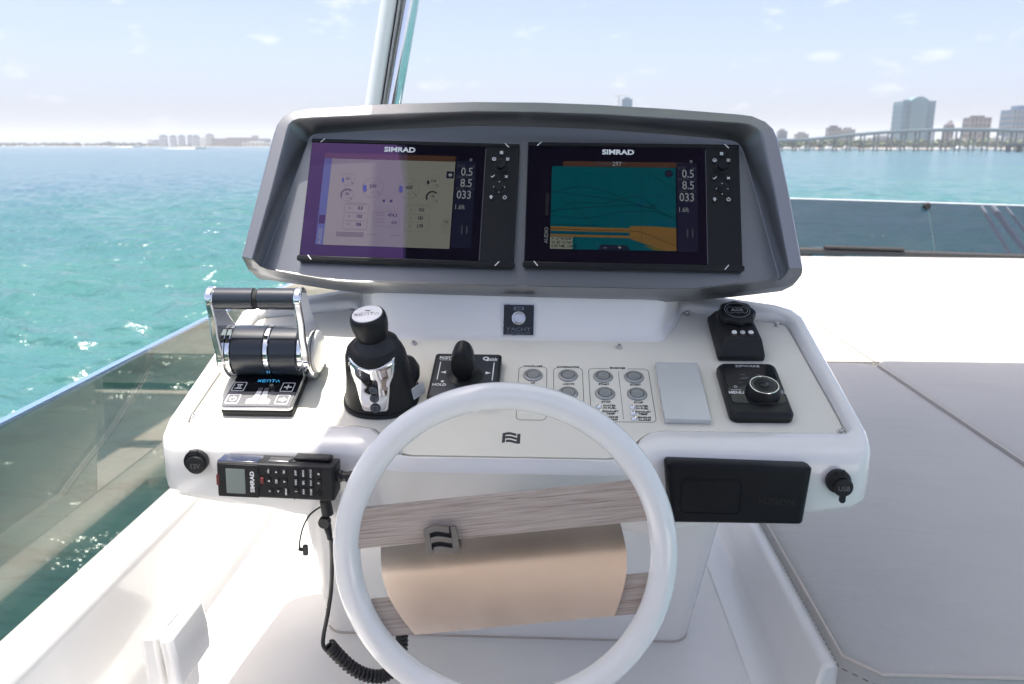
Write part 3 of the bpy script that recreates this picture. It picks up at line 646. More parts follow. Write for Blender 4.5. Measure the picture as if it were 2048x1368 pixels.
    if kind == 'engine':
        rect(mb, .072, .132, .70, .838, z - .0001, 'd_white'); rect(mb, .072, .838, .70, .885, z, 'd_brown'); rect(mb, .072, .132, .108, .838, z + .0001, 'd_bar'); rect(mb, .076, .30, .106, .37, z + .0002, 'd_dark')
        q.text('AUDIO', .009, (X(.091), Y(.2), zt), 'd_num', rot=R(90), ext=0)
        def gauge(gx, gy, r, frac, txt, k='d_blue', th=.32, sub=True):
            A, B = arc(X(gx), Y(gy), r, 0, 360, .0005, 48); strip(q, A, B, zt, 'd_line')
            A, B = arc(X(gx), Y(gy), r * .93, 210, 210 - 210 * frac, r * th); strip(q, A, B, zt + .0001, k)
            q.text(txt, r * .52, (X(gx), Y(gy) + r * .12, zt), 'd_ink', bold=.01, sx=.85, ext=0)
            pline(q, [(X(gx) + r * .4, Y(gy) - r * .35), (X(gx) + r * .8, Y(gy) - r * .72)], .0006, zt, 'd_ink')
            q.text('rpm' if sub else 'C', r * .22, (X(gx), Y(gy) + r * .55, zt), 'd_line', ext=0); q.text('12', r * .3, (X(gx), Y(gy) - r * .5, zt), 'd_line', ext=0)
        gauge(.318, .605, .0185, .22, '599'); gauge(.490, .605, .0185, .24, '600')
        gauge(.197, .668, .0118, .2, '22.1', 'd_blue', .28, False); gauge(.603, .668, .0118, .2, '27.8', 'd_ink', .28, False)
        gauge(.197, .542, .0118, .78, '103', 'd_dim', .2, False); gauge(.603, .542, .0118, .78, '178', 'd_ink', .2, False)
        for x, ys, ts in ((.25, (.435, .368, .303), ('0.0', '103', '186')), (.54, (.435, .368, .303), ('0.0', '181', '179'))):
            frame_prism(q, rrect(X(.115), Y(.215), .003, X(x), Y(.37), 3), rrect(X(.115) - .0008, Y(.215) - .0008, .0026, X(x), Y(.37), 3), zt - .0001, zt, 'd_line')
            for y, s in zip(ys, ts):
                q.text(s, .0085, (X(x + .03), Y(y), zt), 'd_ink', 'RIGHT', bold=.02, sx=.85, ext=0); rect(q, x - .035, y - .008, x - .028, y + .006, zt, 'd_line'); rect(q, x - .05, y + .028, x + .05, y + .0305, zt, 'd_line')
        frame_prism(q, rrect(X(.125), Y(.125), .003, X(.395), Y(.355), 3), rrect(X(.125) - .0008, Y(.125) - .0008, .0026, X(.395), Y(.355), 3), zt - .0001, zt, 'd_line')
        for y, s in ((.385, '474.3'), (.325, '0.0')): q.text(s, .0085, (X(.445), Y(y), zt), 'd_ink', 'RIGHT', bold=.02, sx=.85, ext=0)
        for y in (.40, .38, .35, .325): rect(q, .34, y, .385, y + .004, zt, 'd_line')
        for x in (.375, .41): rect(q, x - .006, .49, x + .006, .51, zt, 'd_ink')
        rect(q, .165, .205, .295, .24, zt, 'd_line'); rect(q, .31, .222, .36, .226, zt, 'd_line'); rect(q, .42, .222, .47, .226, zt, 'd_line')
        rect(q, .662, .70, .697, .757, zt, 'd_dark'); A, B = arc(X(.68), Y(.728), .0032, 0, 360, .0032, 12); strip(q, A, B, zt + .0001, 'd_num')
        for yy in (.345, .29): frame_prism(q, rrect(.0125, .0118, .001, X(.677), Y(yy), 2), rrect(.0115, .0108, .001, X(.677), Y(yy), 2), zt - .0001, zt, 'd_line')
        pline(q, [(X(.672), Y(.28)), (X(.677), Y(.305)), (X(.682), Y(.28)), (X(.672), Y(.28))], .0007, zt, 'd_line')
        q.text('SZ', .007, (X(.677), Y(.345), zt), 'd_ink', ext=0)
    else:
        rect(mb, .118, .145, .70, .805, z - .0001, 'd_teal'); rect(mb, .17, .806, .735, .848, z - .0001, 'd_brown')
        q.text('COS', .009, (X(.345), Y(.829), zt), 'd_dim', ext=0); q.text('HDG', .008, (X(.385), Y(.829), zt), 'd_dim', ext=0); q.text('297', .0105, (X(.425), Y(.829), zt), 'd_num', bold=.02, ext=0); q.text('\u00b0M', .008, (X(.455), Y(.832), zt), 'd_dim', ext=0)
        # land, piers and shoals
        def poly(pts, zz, k): mb.add([(X(x), Y(y), zz) for x, y in pts], [tuple(range(len(pts)))], k)
        poly([(.118, .323), (.485, .316), (.485, .283), (.118, .288)], z, 'd_land'); poly([(.118, .262), (.485, .258), (.485, .238), (.118, .243)], z, 'd_land')
        poly([(.118, .288), (.485, .283), (.485, .258), (.118, .262)], z, 'd_teal2')
        poly([(.485, .316), (.49, .335), (.60, .335), (.70, .325), (.70, .146), (.655, .146), (.60, .175), (.53, .21), (.485, .238)], z, 'd_land')
        poly([(.60, .175), (.655, .146), (.60, .146), (.55, .185)], z + .0001, 'd_land2')
        poly([(.415, .43), (.455, .42), (.475, .375), (.47, .34), (.42, .337), (.45, .375)], z, 'd_teal2'); poly([(.51, .5), (.545, .58), (.555, .52), (.53, .43), (.505, .44)], z, 'd_teal2'); poly([(.55, .345), (.6, .37), (.7, .38), (.7, .345)], z, 'd_teal2')
        rect(mb, .118, .146, .222, .24, z + .0002, 'd_box')
        for s, y in (('N 25\u00b044.858\'', .226), ('W 80\u00b010.766\'', .196), ('0.50 NM, 354\u00b0M', .167)): q.text(s, .0072, (X(.124), Y(y), zt), 'd_ink', 'LEFT', sx=.88, bold=.01, ext=0)
        def wob(pts): return [(X(p.x), Y(p.y)) for p in smooth_path([(a, b, 0) for a, b in pts], 8)]
        for pts in ([(.118, .585), (.16, .61), (.24, .64), (.33, .625), (.42, .575), (.5, .52), (.55, .495)], [(.118, .60), (.25, .575), (.38, .55), (.46, .53), (.52, .495), (.6, .47)],
                    [(.118, .43), (.16, .46), (.21, .51), (.28, .515), (.36, .51), (.43, .54), (.5, .565), (.55, .555), (.59, .5), (.6, .49)], [(.118, .447), (.25, .47), (.38, .487), (.5, .50), (.56, .49), (.62, .455), (.69, .40)],
                    [(.118, .41), (.26, .39), (.36, .415), (.44, .445), (.53, .455), (.6, .45), (.65, .43), (.69, .40), (.7, .43)], [(.118, .305), (.3, .296), (.5, .295), (.56, .275), (.63, .23), (.70, .185)], [(.118, .337), (.3, .333), (.33, .338)], [(.118, .272), (.3, .268), (.48, .266)]):
            pline(q, wob(pts), .0007, zt, 'd_ink')
        for p in ([(.15, .57), (.24, .46), (.32, .335)], [(.56, .80), (.63, .7), (.70, .63), (.67, .58)]): pline(q, [(X(a), Y(b)) for a, b in p], .0006, zt, 'd_ink')
        for x in (.232, .385, .54): rect(q, x, .146, x + .0012, .805, zt - .0001, 'd_ink')
        for y in (.745, .59, .24): rect(q, .118, y, .70, y + .0012, zt - .0001, 'd_teal2')
        for i in range(26): x = rng.uniform(.57, .695); y = rng.uniform(.40, .60); rect(q, x, y, x + .003, y + .004, zt, 'd_ink')
        A, B = arc(X(.60), Y(.49), .003, 0, 360, .0008, 14); strip(q, A, B, zt, 'd_ink'); A, B = arc(X(.585), Y(.492), .002, 0, 360, .0008, 14); strip(q, A, B, zt, 'd_ink')
        A, B = arc(X(.668), Y(.757), .0068, 0, 360, .0068, 28); strip(q, A, B, zt, 'd_dark'); q.text('v', .008, (X(.668), Y(.757), zt + .0001), 'd_brown', ext=0)
        q.add([(X(.34), Y(.146), zt), (X(.485), Y(.146), zt), (X(.475), Y(.182), zt), (X(.355), Y(.185), zt)], [(0, 1, 2, 3)], 'd_dark'); q.text('\u2013', .011, (X(.373), Y(.163), zt + .0001), 'd_num', ext=0); q.text('+', .011, (X(.44), Y(.163), zt + .0001), 'd_num', bold=.02, ext=0)
        q.text('AUDIO', .009, (X(.100), Y(.25), zt), 'd_num', rot=R(90), ext=0); q.text('AUTOPILOT', .0075, (X(.100), Y(.50), zt), 'd_dim', rot=R(90), ext=0)
    mb.build('screen', t, smooth=0); q.build('screen_graphics', t, smooth=0)
    return t
plotter('engine', 'glossy display showing pale engine gauges with purple glare', (600, 525), (1027, 540), (628, 283))
plotter('chart', 'dark display showing a teal nautical chart with orange land', (1048, 538), (1483, 547), (1058, 290))

# ================================================================== DEVICES ON THE PANEL
def pthing(name, label, cat, a, b, rot=0, group=None): return thing(name, label, cat, PAN.mat(a, b, 0.0004, rot), group)
# ---- throttle: two levers on a drum above a keypad
t = pthing('throttle_control', 'chrome and black twin throttle levers with a keypad at their foot', 'throttle', -.436, .118)
mb = MB(); mb.prism(rrect(.110, .150, .006, 0, .033), 0, .010, 'blackm'); mb.build('base', t, bevel=.0015)
mb = MB(); mb.prism(rrect(.1085, .148, .006, 0, .033), .0105, .0165, 'steel'); mb.build('keypad_rim', t, bevel=.001)
mb = MB(); mb.prism(rrect(.1055, .145, .005, 0, .033), .0166, .0172, 'blackg'); mb.build('keypad_glass', t, smooth=0)
mb = MB(); mb.prism([(-.052, -.0385), (.052, -.0385), (.052, -.004), (-.052, -.004)], .0172, .0174, 'silver'); mb.build('keypad_panel', t, smooth=0)
for x, y, ic, k in ((-.040, -.022, 'power', 'white'), (.036, -.022, 'arrow', 'white'), (-.040, .008, 'sync', 'white'), (.036, .008, 'prop', 'white')):
    mb = MB(); frame_prism(mb, rrect(.020, .022, .002, x, y, 3), rrect(.0176, .0196, .0015, x, y, 3), .0174, .0177, k); kb = mb.build('touch_key', t, smooth=0)
    m_ = MB(); z = .0177
    if ic == 'power': A, B = arc(x, y, .0055, 120, 420, .0018); strip(m_, A, B, z, k); m_.box((x, y + .004, z), (.0016, .005, .0002), k)
    elif ic == 'arrow': m_.box((x - .0025, y, z), (.005, .005, .0002), k); m_.add([(x, y - .006, z), (x + .007, y, z), (x, y + .006, z)], [(0, 1, 2)], k)
    elif ic == 'sync': m_.box((x, y - .0045, z), (.011, .002, .0002), k); m_.box((x, y + .0045, z), (.009, .002, .0002), k); m_.box((x - .0015, y, z), (.0014, .008, .0002), k); m_.box((x + .0015, y, z), (.0014, .008, .0002), k)
    else: m_.box((x, y, z), (.0022, .011, .0002), k); m_.box((x + .003, y, z), (.006, .0028, .0002), k); m_.box((x - .003, y, z), (.005, .0028, .0002), k)
    m_.build('key_icon', kb, smooth=0)
def xenta(mb, x, y, h, k, z, T=None):
    w = h * 1.0; s = h * .13; gapx = h * 1.25; x0 = x - gapx * 2
    tmp = MB()
    def ln(*p): pline(tmp, [(x0 + a * w, y + (b - .5) * h) for a, b in p], s, z, k)
    ln((-.5, 1), (.5, 0)); ln((-.5, 0), (.5, 1)); x0 += gapx
    ln((.45, 1), (-.42, 1), (-.42, 0), (.45, 0)); ln((-.42, .5), (.35, .5)); x0 += gapx
    ln((-.4, 0), (-.4, 1), (.2, 1), (.42, .8), (.42, 0)); x0 += gapx
    ln((-.5, 1), (.5, 1)); ln((0, 1), (0, 0)); x0 += gapx
    ln((-.5, 0), (0, 1), (.5, 0))
    mb.add(tmp.v, tmp.f, k, T)
mb = MB(); xenta(mb, .002, .023, .0058, 'cyan', .0175); mb.build('brand_lettering', t, smooth=0)
mb = MB()
for sx in (-1, 1):
    for pts, zz in (([(.0012, -.033), (.018, -.033), (.018, -.023), (.0105, -.019), (.0085, -.003), (.0012, -.003)], .0176), ):
        mb.add([(sx * a, b, zz) for a, b in pts], [tuple(range(len(pts)))], 'white')
    mb.add([(sx * a, b, .0176) for a, b in ((.0012, -.0028), (.0085, -.0028), (.0085, .006), (.0012, .006))], [(0, 1, 2, 3)], 'dgrey')
mb.build('lever_icon', t, smooth=0)
AX, AZ = .066, .0445; RX = Matrix.Translation((0, AX, AZ)) @ Matrix.Rotation(R(90), 4, 'Y')
DX = -.004
def drum(x0, x1, r, k, rb=.002):
    m_ = MB(); m_.lathe([(0, x0), (r - rb, x0), (r, x0 + rb), (r, x1 - rb), (r - rb, x1), (0, x1)], k, 56, RX); return m_
drum(-.054, -.002, .0405, 'navy').build('drum', t); drum(.006, .050, .0405, 'navy').build('drum', t)
drum(-.0018, .0058, .041, 'chrome', .0008).build('centre_band', t)
drum(-.062, -.0545, .0402, 'chrome', .001).build('end_band', t); drum(.0505, .058, .0402, 'chrome', .001).build('end_band', t)
HY, HH = .057, .147
def lever(x0, x1):
    # chrome side plate: round foot around the drum axis, arm up to the grip
    pts = []
    for i in range(25):
        a = R(152 + 236 * i / 24); pts.append((AX + .0425 * math.cos(a), AZ + .0425 * math.sin(a)))
    pts += [(HY + .029, AZ + .052), (HY + .022, AZ + .07), (HY + .019, HH - .012)]
    for i in range(9):
        a = R(-10 + 200 * i / 8); pts.append((HY + .0185 * math.cos(a), HH + .0185 * math.sin(a)))
    pts += [(HY - .020, AZ + .07), (HY - .027, AZ + .05)]
    m_ = MB(); m_.loft([[(x0, y, z) for y, z in pts], [(x1, y, z) for y, z in pts]], 'chrome'); return m_.build('lever', t, smooth=45, bevel=.003, seg=3)
l1 = lever(-.075, -.0625); l2 = lever(.0585, .071)
mb = MB(); mb.lathe([(0, .071), (.033, .071), (.034, .0722), (.033, .076), (.02, .0785), (0, .079)], 'gel', 48, RX); mb.build('end_cap', t)
mb = MB(); mb.lathe([(0, -.079), (.033, -.076), (.034, -.075), (0, -.0745)], 'gel', 48, RX); mb.build('end_cap', t)
GR = Matrix.Translation((0, HY, HH)) @ Matrix.Rotation(R(90), 4, 'Y')
for x0, x1, pa in ((-.063, -.004, l1), (.003, .059, l2)):
    mb = MB(); mb.lathe([(0, x0), (.0155, x0), (.0165, x0 + .001), (.0165, x1 - .001), (.0155, x1), (0, x1)], 'navy', 36, GR); mb.build('grip', pa)
mb = MB(); mb.lathe([(0, -.0035), (.0148, -.0035), (.0148, .0025), (0, .0025)], 'gap', 28, GR); mb.build('grip_gap', t)

# ---- joystick
t = pthing('joystick', 'black docking joystick with chrome faced body and round knob', 'joystick', -.255, .124)
def ell(rx, ry, cy, z, n=40, front=0, p=2.4, cx=0):
    o = []
    for i in range(n):
        a = 2 * math.pi * i / n; c, s_ = math.cos(a), math.sin(a)
        o.append((cx + rx * math.copysign(abs(c) ** (2 / p), c), cy + ry * math.copysign(abs(s_) ** (2 / p), s_), z))
    return o
mb = MB(); mb.loft([ell(.058, .055, .004, 0), ell(.0585, .0555, .004, .004), ell(.057, .054, .004, .006)], 'blackm'); mb.build('flange', t)
mb = MB()
secs = [ell(.0555, .052, .004, .006), ell(.052, .049, .003, .023), ell(.0475, .0435, .001, .052), ell(.046, .0405, -.001, .070), ell(.0445, .038, -.002, .087, p=2.2), ell(.041, .035, -.002, .098, p=2), ell(.036, .031, 0, .103, p=2), ell(.031, .028, 0, .104, p=2)]
mb.loft(secs, 'blackm'); mb.build('body', t, smooth=60)
def jp(x, h):   # point on the front of the body at width x and height h
    hs = [.006, .023, .052, .070, .087, .098]; rx = [.0555, .052, .0475, .046, .0445, .041]; ry = [.052, .049, .0435, .0405, .038, .035]; cy = [.004, .003, .001, -.001, -.002, -.002]; p = [2.4, 2.4, 2.4, 2.4, 2.2, 2.0]
    i = [np.interp(h, hs, q) for q in (rx, ry, cy, p)]
    return Vector((x, i[2] - i[1] * max(0, 1 - abs(x / i[0]) ** i[3]) ** (1 / i[3]), h))
def wface(h): return np.interp(h, [.012, .015, .035, .058, .065, .075, .087, .098], [.016, .019, .022, .025, .028, .033, .035, .034])
mb = MB(); G = []; nx = 18; nh = 22
for j in range(nh + 1):
    row = []
    for i in range(nx + 1):
        s_ = -1 + 2 * i / nx; h0 = .012 + (.0975 - .012) * j / nh; x = s_ * wface(h0)
        h = h0 if h0 < .065 else .065 + (h0 - .065) * ((.0855 + .0115 * abs(s_) ** 1.6) - .065) / .0325
        q = jp(x, h); row.append(tuple(q + Vector((0, -.0014, .0003))))
    G.append(row)
v = [p for row in G for p in row]; f = [(j * (nx + 1) + i, j * (nx + 1) + i + 1, (j + 1) * (nx + 1) + i + 1, (j + 1) * (nx + 1) + i) for j in range(nh) for i in range(nx)]
mb.add(v, f, 'chrome'); fo = mb.build('chrome_face', t, smooth=80); so = fo.modifiers.new('s', 'SOLIDIFY'); so.thickness = .0015
for s, h in (('C', .052), ('T', .0365), ('E', .020)):
    q = jp(0, h); q2 = jp(0, h + .004); sl = math.atan2(q2.z - q.z, q2.y - q.y)
    T = Matrix.Translation(q + Vector((.001, -.0016, 0))) @ Matrix.Rotation(sl, 4, 'X')
    r = .0068 if s != 'E' else .0078
    mb = MB(); mb.lathe([(0, 0), (r, 0), (r, .001), (r * .95, .0014), (0, .0014)], 'gap', 28, T); mb.lathe([(0, .0012), (r * .90, .0012), (r * .88, .0026), (0, .0027)], 'rubbergrey', 28, T); bo = mb.build('button', t)
    mb = MB(); mb.text(s, r * 1.2, (0, 0, .0029), 'ink', T=T, bold=.02); mb.build('lettering', bo, smooth=0)
# bellows and knob lean a little to port
KT = Matrix.Translation((0, .002, .0985)) @ Matrix.Rotation(R(-5), 4, 'Y')
mb = MB(); mb.lathe([(.036, 0), (.035, .004), (.030, .008), (.027, .012), (.0235, .015), (.0215, .017), (0, .017)], 'rubber', 36, KT); mb.build('bellows', t)
mb = MB(); mb.lathe([(0, .0128), (.0205, .0128), (.0215, .014), (.0245, .024), (.0266, .034), (.0272, .043), (.0264, .0505), (.0250, .0543), (.0238, .0553), (0, .0553)], 'black', 48, KT); ko = mb.build('knob', t)
mb = MB(); mb.lathe([(0, .0554), (.0222, .0554), (.0218, .0562), (0, .0568)], 'alu', 44, KT); mb.build('knob_disc', ko)
mb = MB(); xenta(mb, 0, -.002, .0062, 'ink', .0571, KT); mb.add([(-.006, .0085, .0571), (0, .0055, .0571), (.006, .0085, .0571), (.001, .0075, .0571)], [(0, 1, 2, 3)], 'ink', KT); mb.add([(-.001, .0065, .0571), (.002, .006, .0571), (.005, .0035, .0571)], [(0, 1, 2)], 'ink', KT); mb.build('brand_lettering', ko, smooth=0)
mb = MB(); mb.loft([ell(.03, .027, .018, .02), ell(.030, .027, .022, .03), ell(.024, .022, .024, .042), ell(.012, .012, .024, .047)], 'blackm', T=Matrix.Translation((.026, .012, 0))); mb.build('cable_hump', t, smooth=60)
# paper label wrapped on the starboard flank
mb = MB(); row0 = []; row1 = []
LT = Matrix.Translation((.0515, -.012, .0185)) @ Matrix.Rotation(R(52), 4, 'Z') @ Matrix.Rotation(R(77), 4, 'X')
mb.prism(rrect(.046, .019, .003), 0, .0006, 'sticker', LT); st = mb.build('label', t, smooth=0, label='silver sticker wrapped on the flank')
mb = MB(); mb.text('UPPER\nDECK', .0068, (-.012, 0, .0008), 'ink', T=LT, bold=.01)
for i in range(4): mb.box((.009, -.005 + i * .0035, .0008), (.018, .0005, .0001), 'ink', LT)
mb.build('lettering', st, smooth=0)

# ---- bow thruster control
t = pthing('thruster_control', 'square black thruster control with oval paddle lever half behind the wheel', 'control panel', -.1285, .164, R(-.5))
mb = MB(); mb.prism(rrect(.108, .116, .006), 0, .016, 'black'); mb.build('case', t, bevel=.0025, seg=3)
mb = MB(); mb.prism(rrect(.099, .107, .004), .016, .0166, 'navy'); mb.build('face_plate', t, smooth=0)
mb = MB(); frame_prism(mb, [(.029 * math.cos(R(a)), .026 * math.sin(R(a)) - .002) for a in range(0, 360, 12)], [(.028 * math.cos(R(a)), .025 * math.sin(R(a)) - .002) for a in range(0, 360, 12)], .0166, .0168, 'gap'); mb.lathe([(0, .0166), (.0275, .0166), (.026, .0175), (0, .018)], 'black', 36, Matrix.Translation((0, -.002, 0)), sy=.9); mb.build('lever_boot', t)
mb = MB()
def padl(rx, rz, y, tz): return [(rx * math.cos(R(a)), y, tz + rz * math.sin(R(a))) for a in range(0, 360, 12)]
mb.loft([padl(.012, .018, -.0135, .040), padl(.0165, .0235, -.013, .041), padl(.0180, .0265, -.010, .0425), padl(.0185, .0285, .004, .0445), padl(.0165, .027, .014, .047), padl(.010, .018, .0175, .048)], 'black', T=Matrix.Translation((-.002, -.004, .002))); mb.build('paddle', t, smooth=60)
mb = MB(); z = .0168
mb.text('PCSTJS', .0085, (-.034, .044, z), 'white', bold=.03, sx=.95); mb.box((-.034, .0385, z), (.022, .0008, .0002), 'white')
mb.text('Q', .0125, (.029, .0435, z), 'white', bold=.04); mb.text('uick', .0085, (.0405, .043, z), 'white', bold=.01); mb.box((.038, .0385, z), (.018, .0009, .0002), 'white')
for sx in (-1, 1):
    mb.box((sx * .043, .010, z), (.0016, .046, .0002), 'white'); mb.add([(sx * .040, .006, z), (sx * .031, .0095, z), (sx * .0315, .006, z), (sx * .031, .0025, z)], [(0, 1, 2, 3)], 'white')
mb.text('HOLD', .0078, (-.038, -.026, z), 'white', bold=.03); A, B = arc(-.034, -.0175, .0026, 0, 360, .0026, 16); strip(mb, A, B, z, 'white'); mb.build('lettering', t, smooth=0)

# ---- blank aluminium cover plate
t = pthing('cover_plate', 'plain brushed aluminium plate between engine buttons and trim controller', 'cover plate', .2065, .145)
mb = MB(); mb.prism([(-.0335, -.070), (.0335, -.070), (.0335, .070), (-.0335, .070)], 0, .0085, 'alu'); mb.build('plate', t, bevel=.0006)
mb = MB(); mb.prism([(-.0325, -.069), (.0325, -.069), (.0325, -.034), (-.0325, -.034)], .0085, .0088, 'alu'); mb.build('lower_panel', t, smooth=0)

# ---- trim controller
t = pthing('trim_controller', 'black trim controller with glossy face and chrome ringed dial', 'control panel', .3145, .1425, R(.6))
def bulge(w, h, r, k=.05): return [(x * (1 + k * (1 - (2 * y / h) ** 2)), y * (1 + k * (1 - (2 * x / w) ** 2))) for x, y in rrect(w, h, r, 0, 0, 6)]
mb = MB(); mb.loft([[(x, y, 0) for x, y in bulge(.092, .126, .010)], [(x, y, .010) for x, y in bulge(.092, .126, .010)], [(x * .93, y * .93 + .002, .016) for x, y in bulge(.092, .126, .010)]], 'black'); mb.build('case', t, bevel=.0015)
mb = MB(); mb.prism([(x, y + .010) for x, y in rrect(.080, .096, .007)], .0161, .0172, 'blackg'); mb.build('face', t, bevel=.0006)
T = Matrix.Translation((.010, -.012, .0172))
mb = MB(); mb.lathe([(0, 0), (.0262, 0), (.0255, .006), (.0225, .013), (.0215, .0135), (0, .0135)], 'black', 48, T); kd = mb.build('dial', t)
mb = MB(); mb.lathe([(.0205, .0134), (.0215, .0136), (.0212, .0142), (.0203, .0142), (.02, .0136)], 'chrome', 48, T); mb.build('dial_ring', kd)
mb = MB(); mb.lathe([(0, .0128), (.012, .0129), (.0198, .0137), (.0198, .0139), (.012, .0132), (0, .0131)], 'blackg', 48, T); mb.build('dial_face', kd)
mb = MB(); mb.lathe([(0, .0132), (.0075, .0132), (.0072, .0148), (.005, .0158), (0, .016)], 'blackg', 28, T); mb.build('push_knob', kd)
mb = MB(); z = .0174
mb.text('ZIPWAKE', .0072, (.0, .0525, z), 'alu', sx=1.25); mb.text('MENU', .0085, (-.030, -.014, z), 'white', bold=.012); mb.text('AUTO', .0085, (.0362, -.014, z), 'white', bold=.012, sx=.85)
mb.box((-.029, -.0075, z), (.016, .0006, .0001), 'white'); mb.box((.036, -.0075, z), (.012, .0006, .0001), 'white')
A, B = arc(-.0285, .0005, .0025, 120, 420, .0007); strip(mb, A, B, z, 'white'); mb.box((-.0285, .0025, z), (.0007, .0022, .0001), 'white'); A, B = arc(.036, .000, .0016, 0, 360, .0016, 12); strip(mb, A, B, z, 'white')
mb.build('lettering', t, smooth=0)
mb = MB(); mb.add([(-.020, .020, z), (-.008, .020, z), (-.003, .024, z), (-.012, .0235, z)], [(0, 1, 2, 3)], 'dgrey'); A, B = arc(.012, .022, .003, 0, 360, .003, 16); strip(mb, A, B, z, 'dgrey'); mb.box((-.012, .031, z), (.008, .0012, .0001), 'dgrey'); mb.box((.012, .031, z), (.006, .0012, .0001), 'dgrey'); mb.box((-.02, .010, z), (.006, .0012, .0001), 'dgrey'); mb.build('boat_icon', t, smooth=0)

# ---- searchlight remote
t = pthing('remote_controller', 'wedge shaped black remote with ridged dial and three white buttons', 'control panel', .313, .290, R(.4))
mb = MB(); mb.loft([[(-.038, -.060, 0), (.038, -.060, 0), (.036, .058, 0), (-.036, .058, 0)], [(-.038, -.060, .010), (.038, -.060, .010), (.036, .058, .010), (-.036, .058, .010)], [(-.0245, -.034, .030), (.0345, -.034, .030), (.0325, .055, .026), (-.0245, .055, .026)]], 'blackm'); mb.build('case', t, bevel=.004, seg=3)
T = Matrix.Translation((.005, .030, .0265)) @ Matrix.Rotation(R(2), 4, 'X')
n = 72; pr = [(.030, 0), (.031, .002), (.0305, .012), (.0285, .0145), (.024, .0150)]
mb = MB(); mb.loft([[((r * (1 + .045 * math.cos(8 * a) * (1 if i < 4 else .2))) * math.cos(a), (r * (1 + .045 * math.cos(8 * a) * (1 if i < 4 else .2))) * math.sin(a), z) for a in [2 * math.pi * k / n for k in range(n)]] for i, (r, z) in enumerate(pr)], 'black', T=T); kd = mb.build('dial', t, smooth=50)
mb = MB(); mb.lathe([(0, .015), (.0205, .015), (.0205, .0155), (0, .0157)], 'blackg', 40, T); A, B = arc(0, 0, .0212, 0, 360, .0008, 40); m2 = MB(); strip(m2, A, B, .0158, 'alu'); mb.add(m2.v, m2.f, 'alu', T)
cr_ = [(-.017, -.004), (-.017, .004), (-.012, .010), (-.006, .006), (0, .009), (.006, .006), (.012, .010), (.017, .004), (.017, -.004), (.012, -.010), (.006, -.006), (0, -.009), (-.006, -.006), (-.012, -.010), (-.017, -.004)]
m2 = MB(); pline(m2, cr_, .0007, .0160, 'alu'); mb.add(m2.v, m2.f, 'alu', T); mb.text('ACR', .0095, (0, 0, .0160), 'alu', T=T, sx=1.1); mb.build('dial_badge', kd, smooth=0)
for x, k in ((-.0105, 'white'), (.003, 'alu'), (.0165, 'white')):
    mb = MB(); mb.lathe([(0, 0), (.0043, 0), (.0043, .001), (.0036, .0024), (0, .0028)], k, 20, Matrix.Translation((x + .003, -.020, .0300))); mb.build('button', t)
mb = MB()
for x in (-.0085, .006, .0195): mb.box((x, -.028, .0302), (.009, .0008, .0001), 'dgrey')
mb.build('lettering', t, smooth=0)

# ---- yacht remote button on the neck
p = [atY(u, v, 1.34) for u, v in ((1037, 640),)][0]
ny = Vector((0, .062 + .0, .14)).normalized()
NK = Frame(con.location + (Vector(neck(.38, 0)[0])), (1, 0, 0), Vector(neck(1, 0)[0]) - Vector(neck(.14, 0)[0]))
a, b = NK.px(1037.5, 640)
t = thing('remote_switch', 'small square black plate with round steel button below the pod', 'switch', NK.mat(a, b, .0002, R(-.6)))
mb = MB(); mb.prism(rrect(.054, .054, .001), 0, .003, 'steel'); mb.build('back_plate', t, bevel=.0005)
mb = MB(); mb.prism(rrect(.0515, .0515, .001), .003, .0036, 'blackg'); mb.build('face', t, smooth=0)
T = Matrix.Translation((.0, .0025, .0036))
mb = MB(); mb.lathe([(0, 0), (.0122, 0), (.0125, .001), (.0115, .0035), (.0092, .004), (.0086, .0028), (.0078, .0026), (.007, .0034), (.004, .0034), (.0035, .0024), (0, .0026)], 'steel', 40, T); mb.build('button', t)
mb = MB(); z = .0038; mb.text('YACHT', .0085, (0, -.0165, z), 'dsteel', sx=1.5, bold=.01); mb.text('CONTROLLER', .0052, (0, -.0225, z), 'dsteel', sx=1.25)
for q in range(3): A, B = arc((q - 1) * .0035, .0195, .0035, 0, 360, .0006, 24); strip(mb, A, B, z, 'dsteel')
mb.box((-.0068, .0195, z), (.004, .006, .0001), 'dsteel'); mb.box((.0068, .0195, z), (.004, .006, .0001), 'dsteel'); mb.build('lettering', t, smooth=0)

# ================================================================== FRONT FACE: SOCKETS, STEREO, HANDSET
def socket(u, v, label, txt, opened):
    a, b = FRO.px(u, v); t = thing('power_socket', label, 'socket', FRO.mat(a, b, .0), 'sockets on the console front')
    mb = MB(); mb.lathe([(0, -.004), (.0165, -.004), (.0172, .002), (.0165, .005), (.0145, .006), (0, .006)], 'black', 40); mb.build('collar', t)
    o = Matrix.Translation((.002 if not opened else .005, -.003 if not opened else -.006, .006))
    mb = MB(); mb.lathe([(0, 0), (.0132, 0), (.0136, .002), (.0125, .0045), (.010, .0052), (0, .005)], 'blackm', 36, o)
    if opened: mb.prism(rrect(.008, .014, .0035, 0, -.0155), 0, .004, 'blackm', o)
    ca = mb.build('cap', t)
    mb = MB(); mb.box((0, .0145, .006), (.0125, .008, .0055), 'blackm'); mb.build('hinge', t, bevel=.0015)
    mb = MB(); mb.text(txt, .0095 if len(txt) < 4 else .006, (0, -.001, .0053), 'dgrey', T=o, bold=.02, ext=.0004); mb.build('lettering', ca, smooth=0)
socket(393, 922, 'round black socket with closed cap left of the radio handset', '12V', False)
socket(1676, 962, 'round black socket with hanging tab on its cap right of the stereo', 'USB', True)

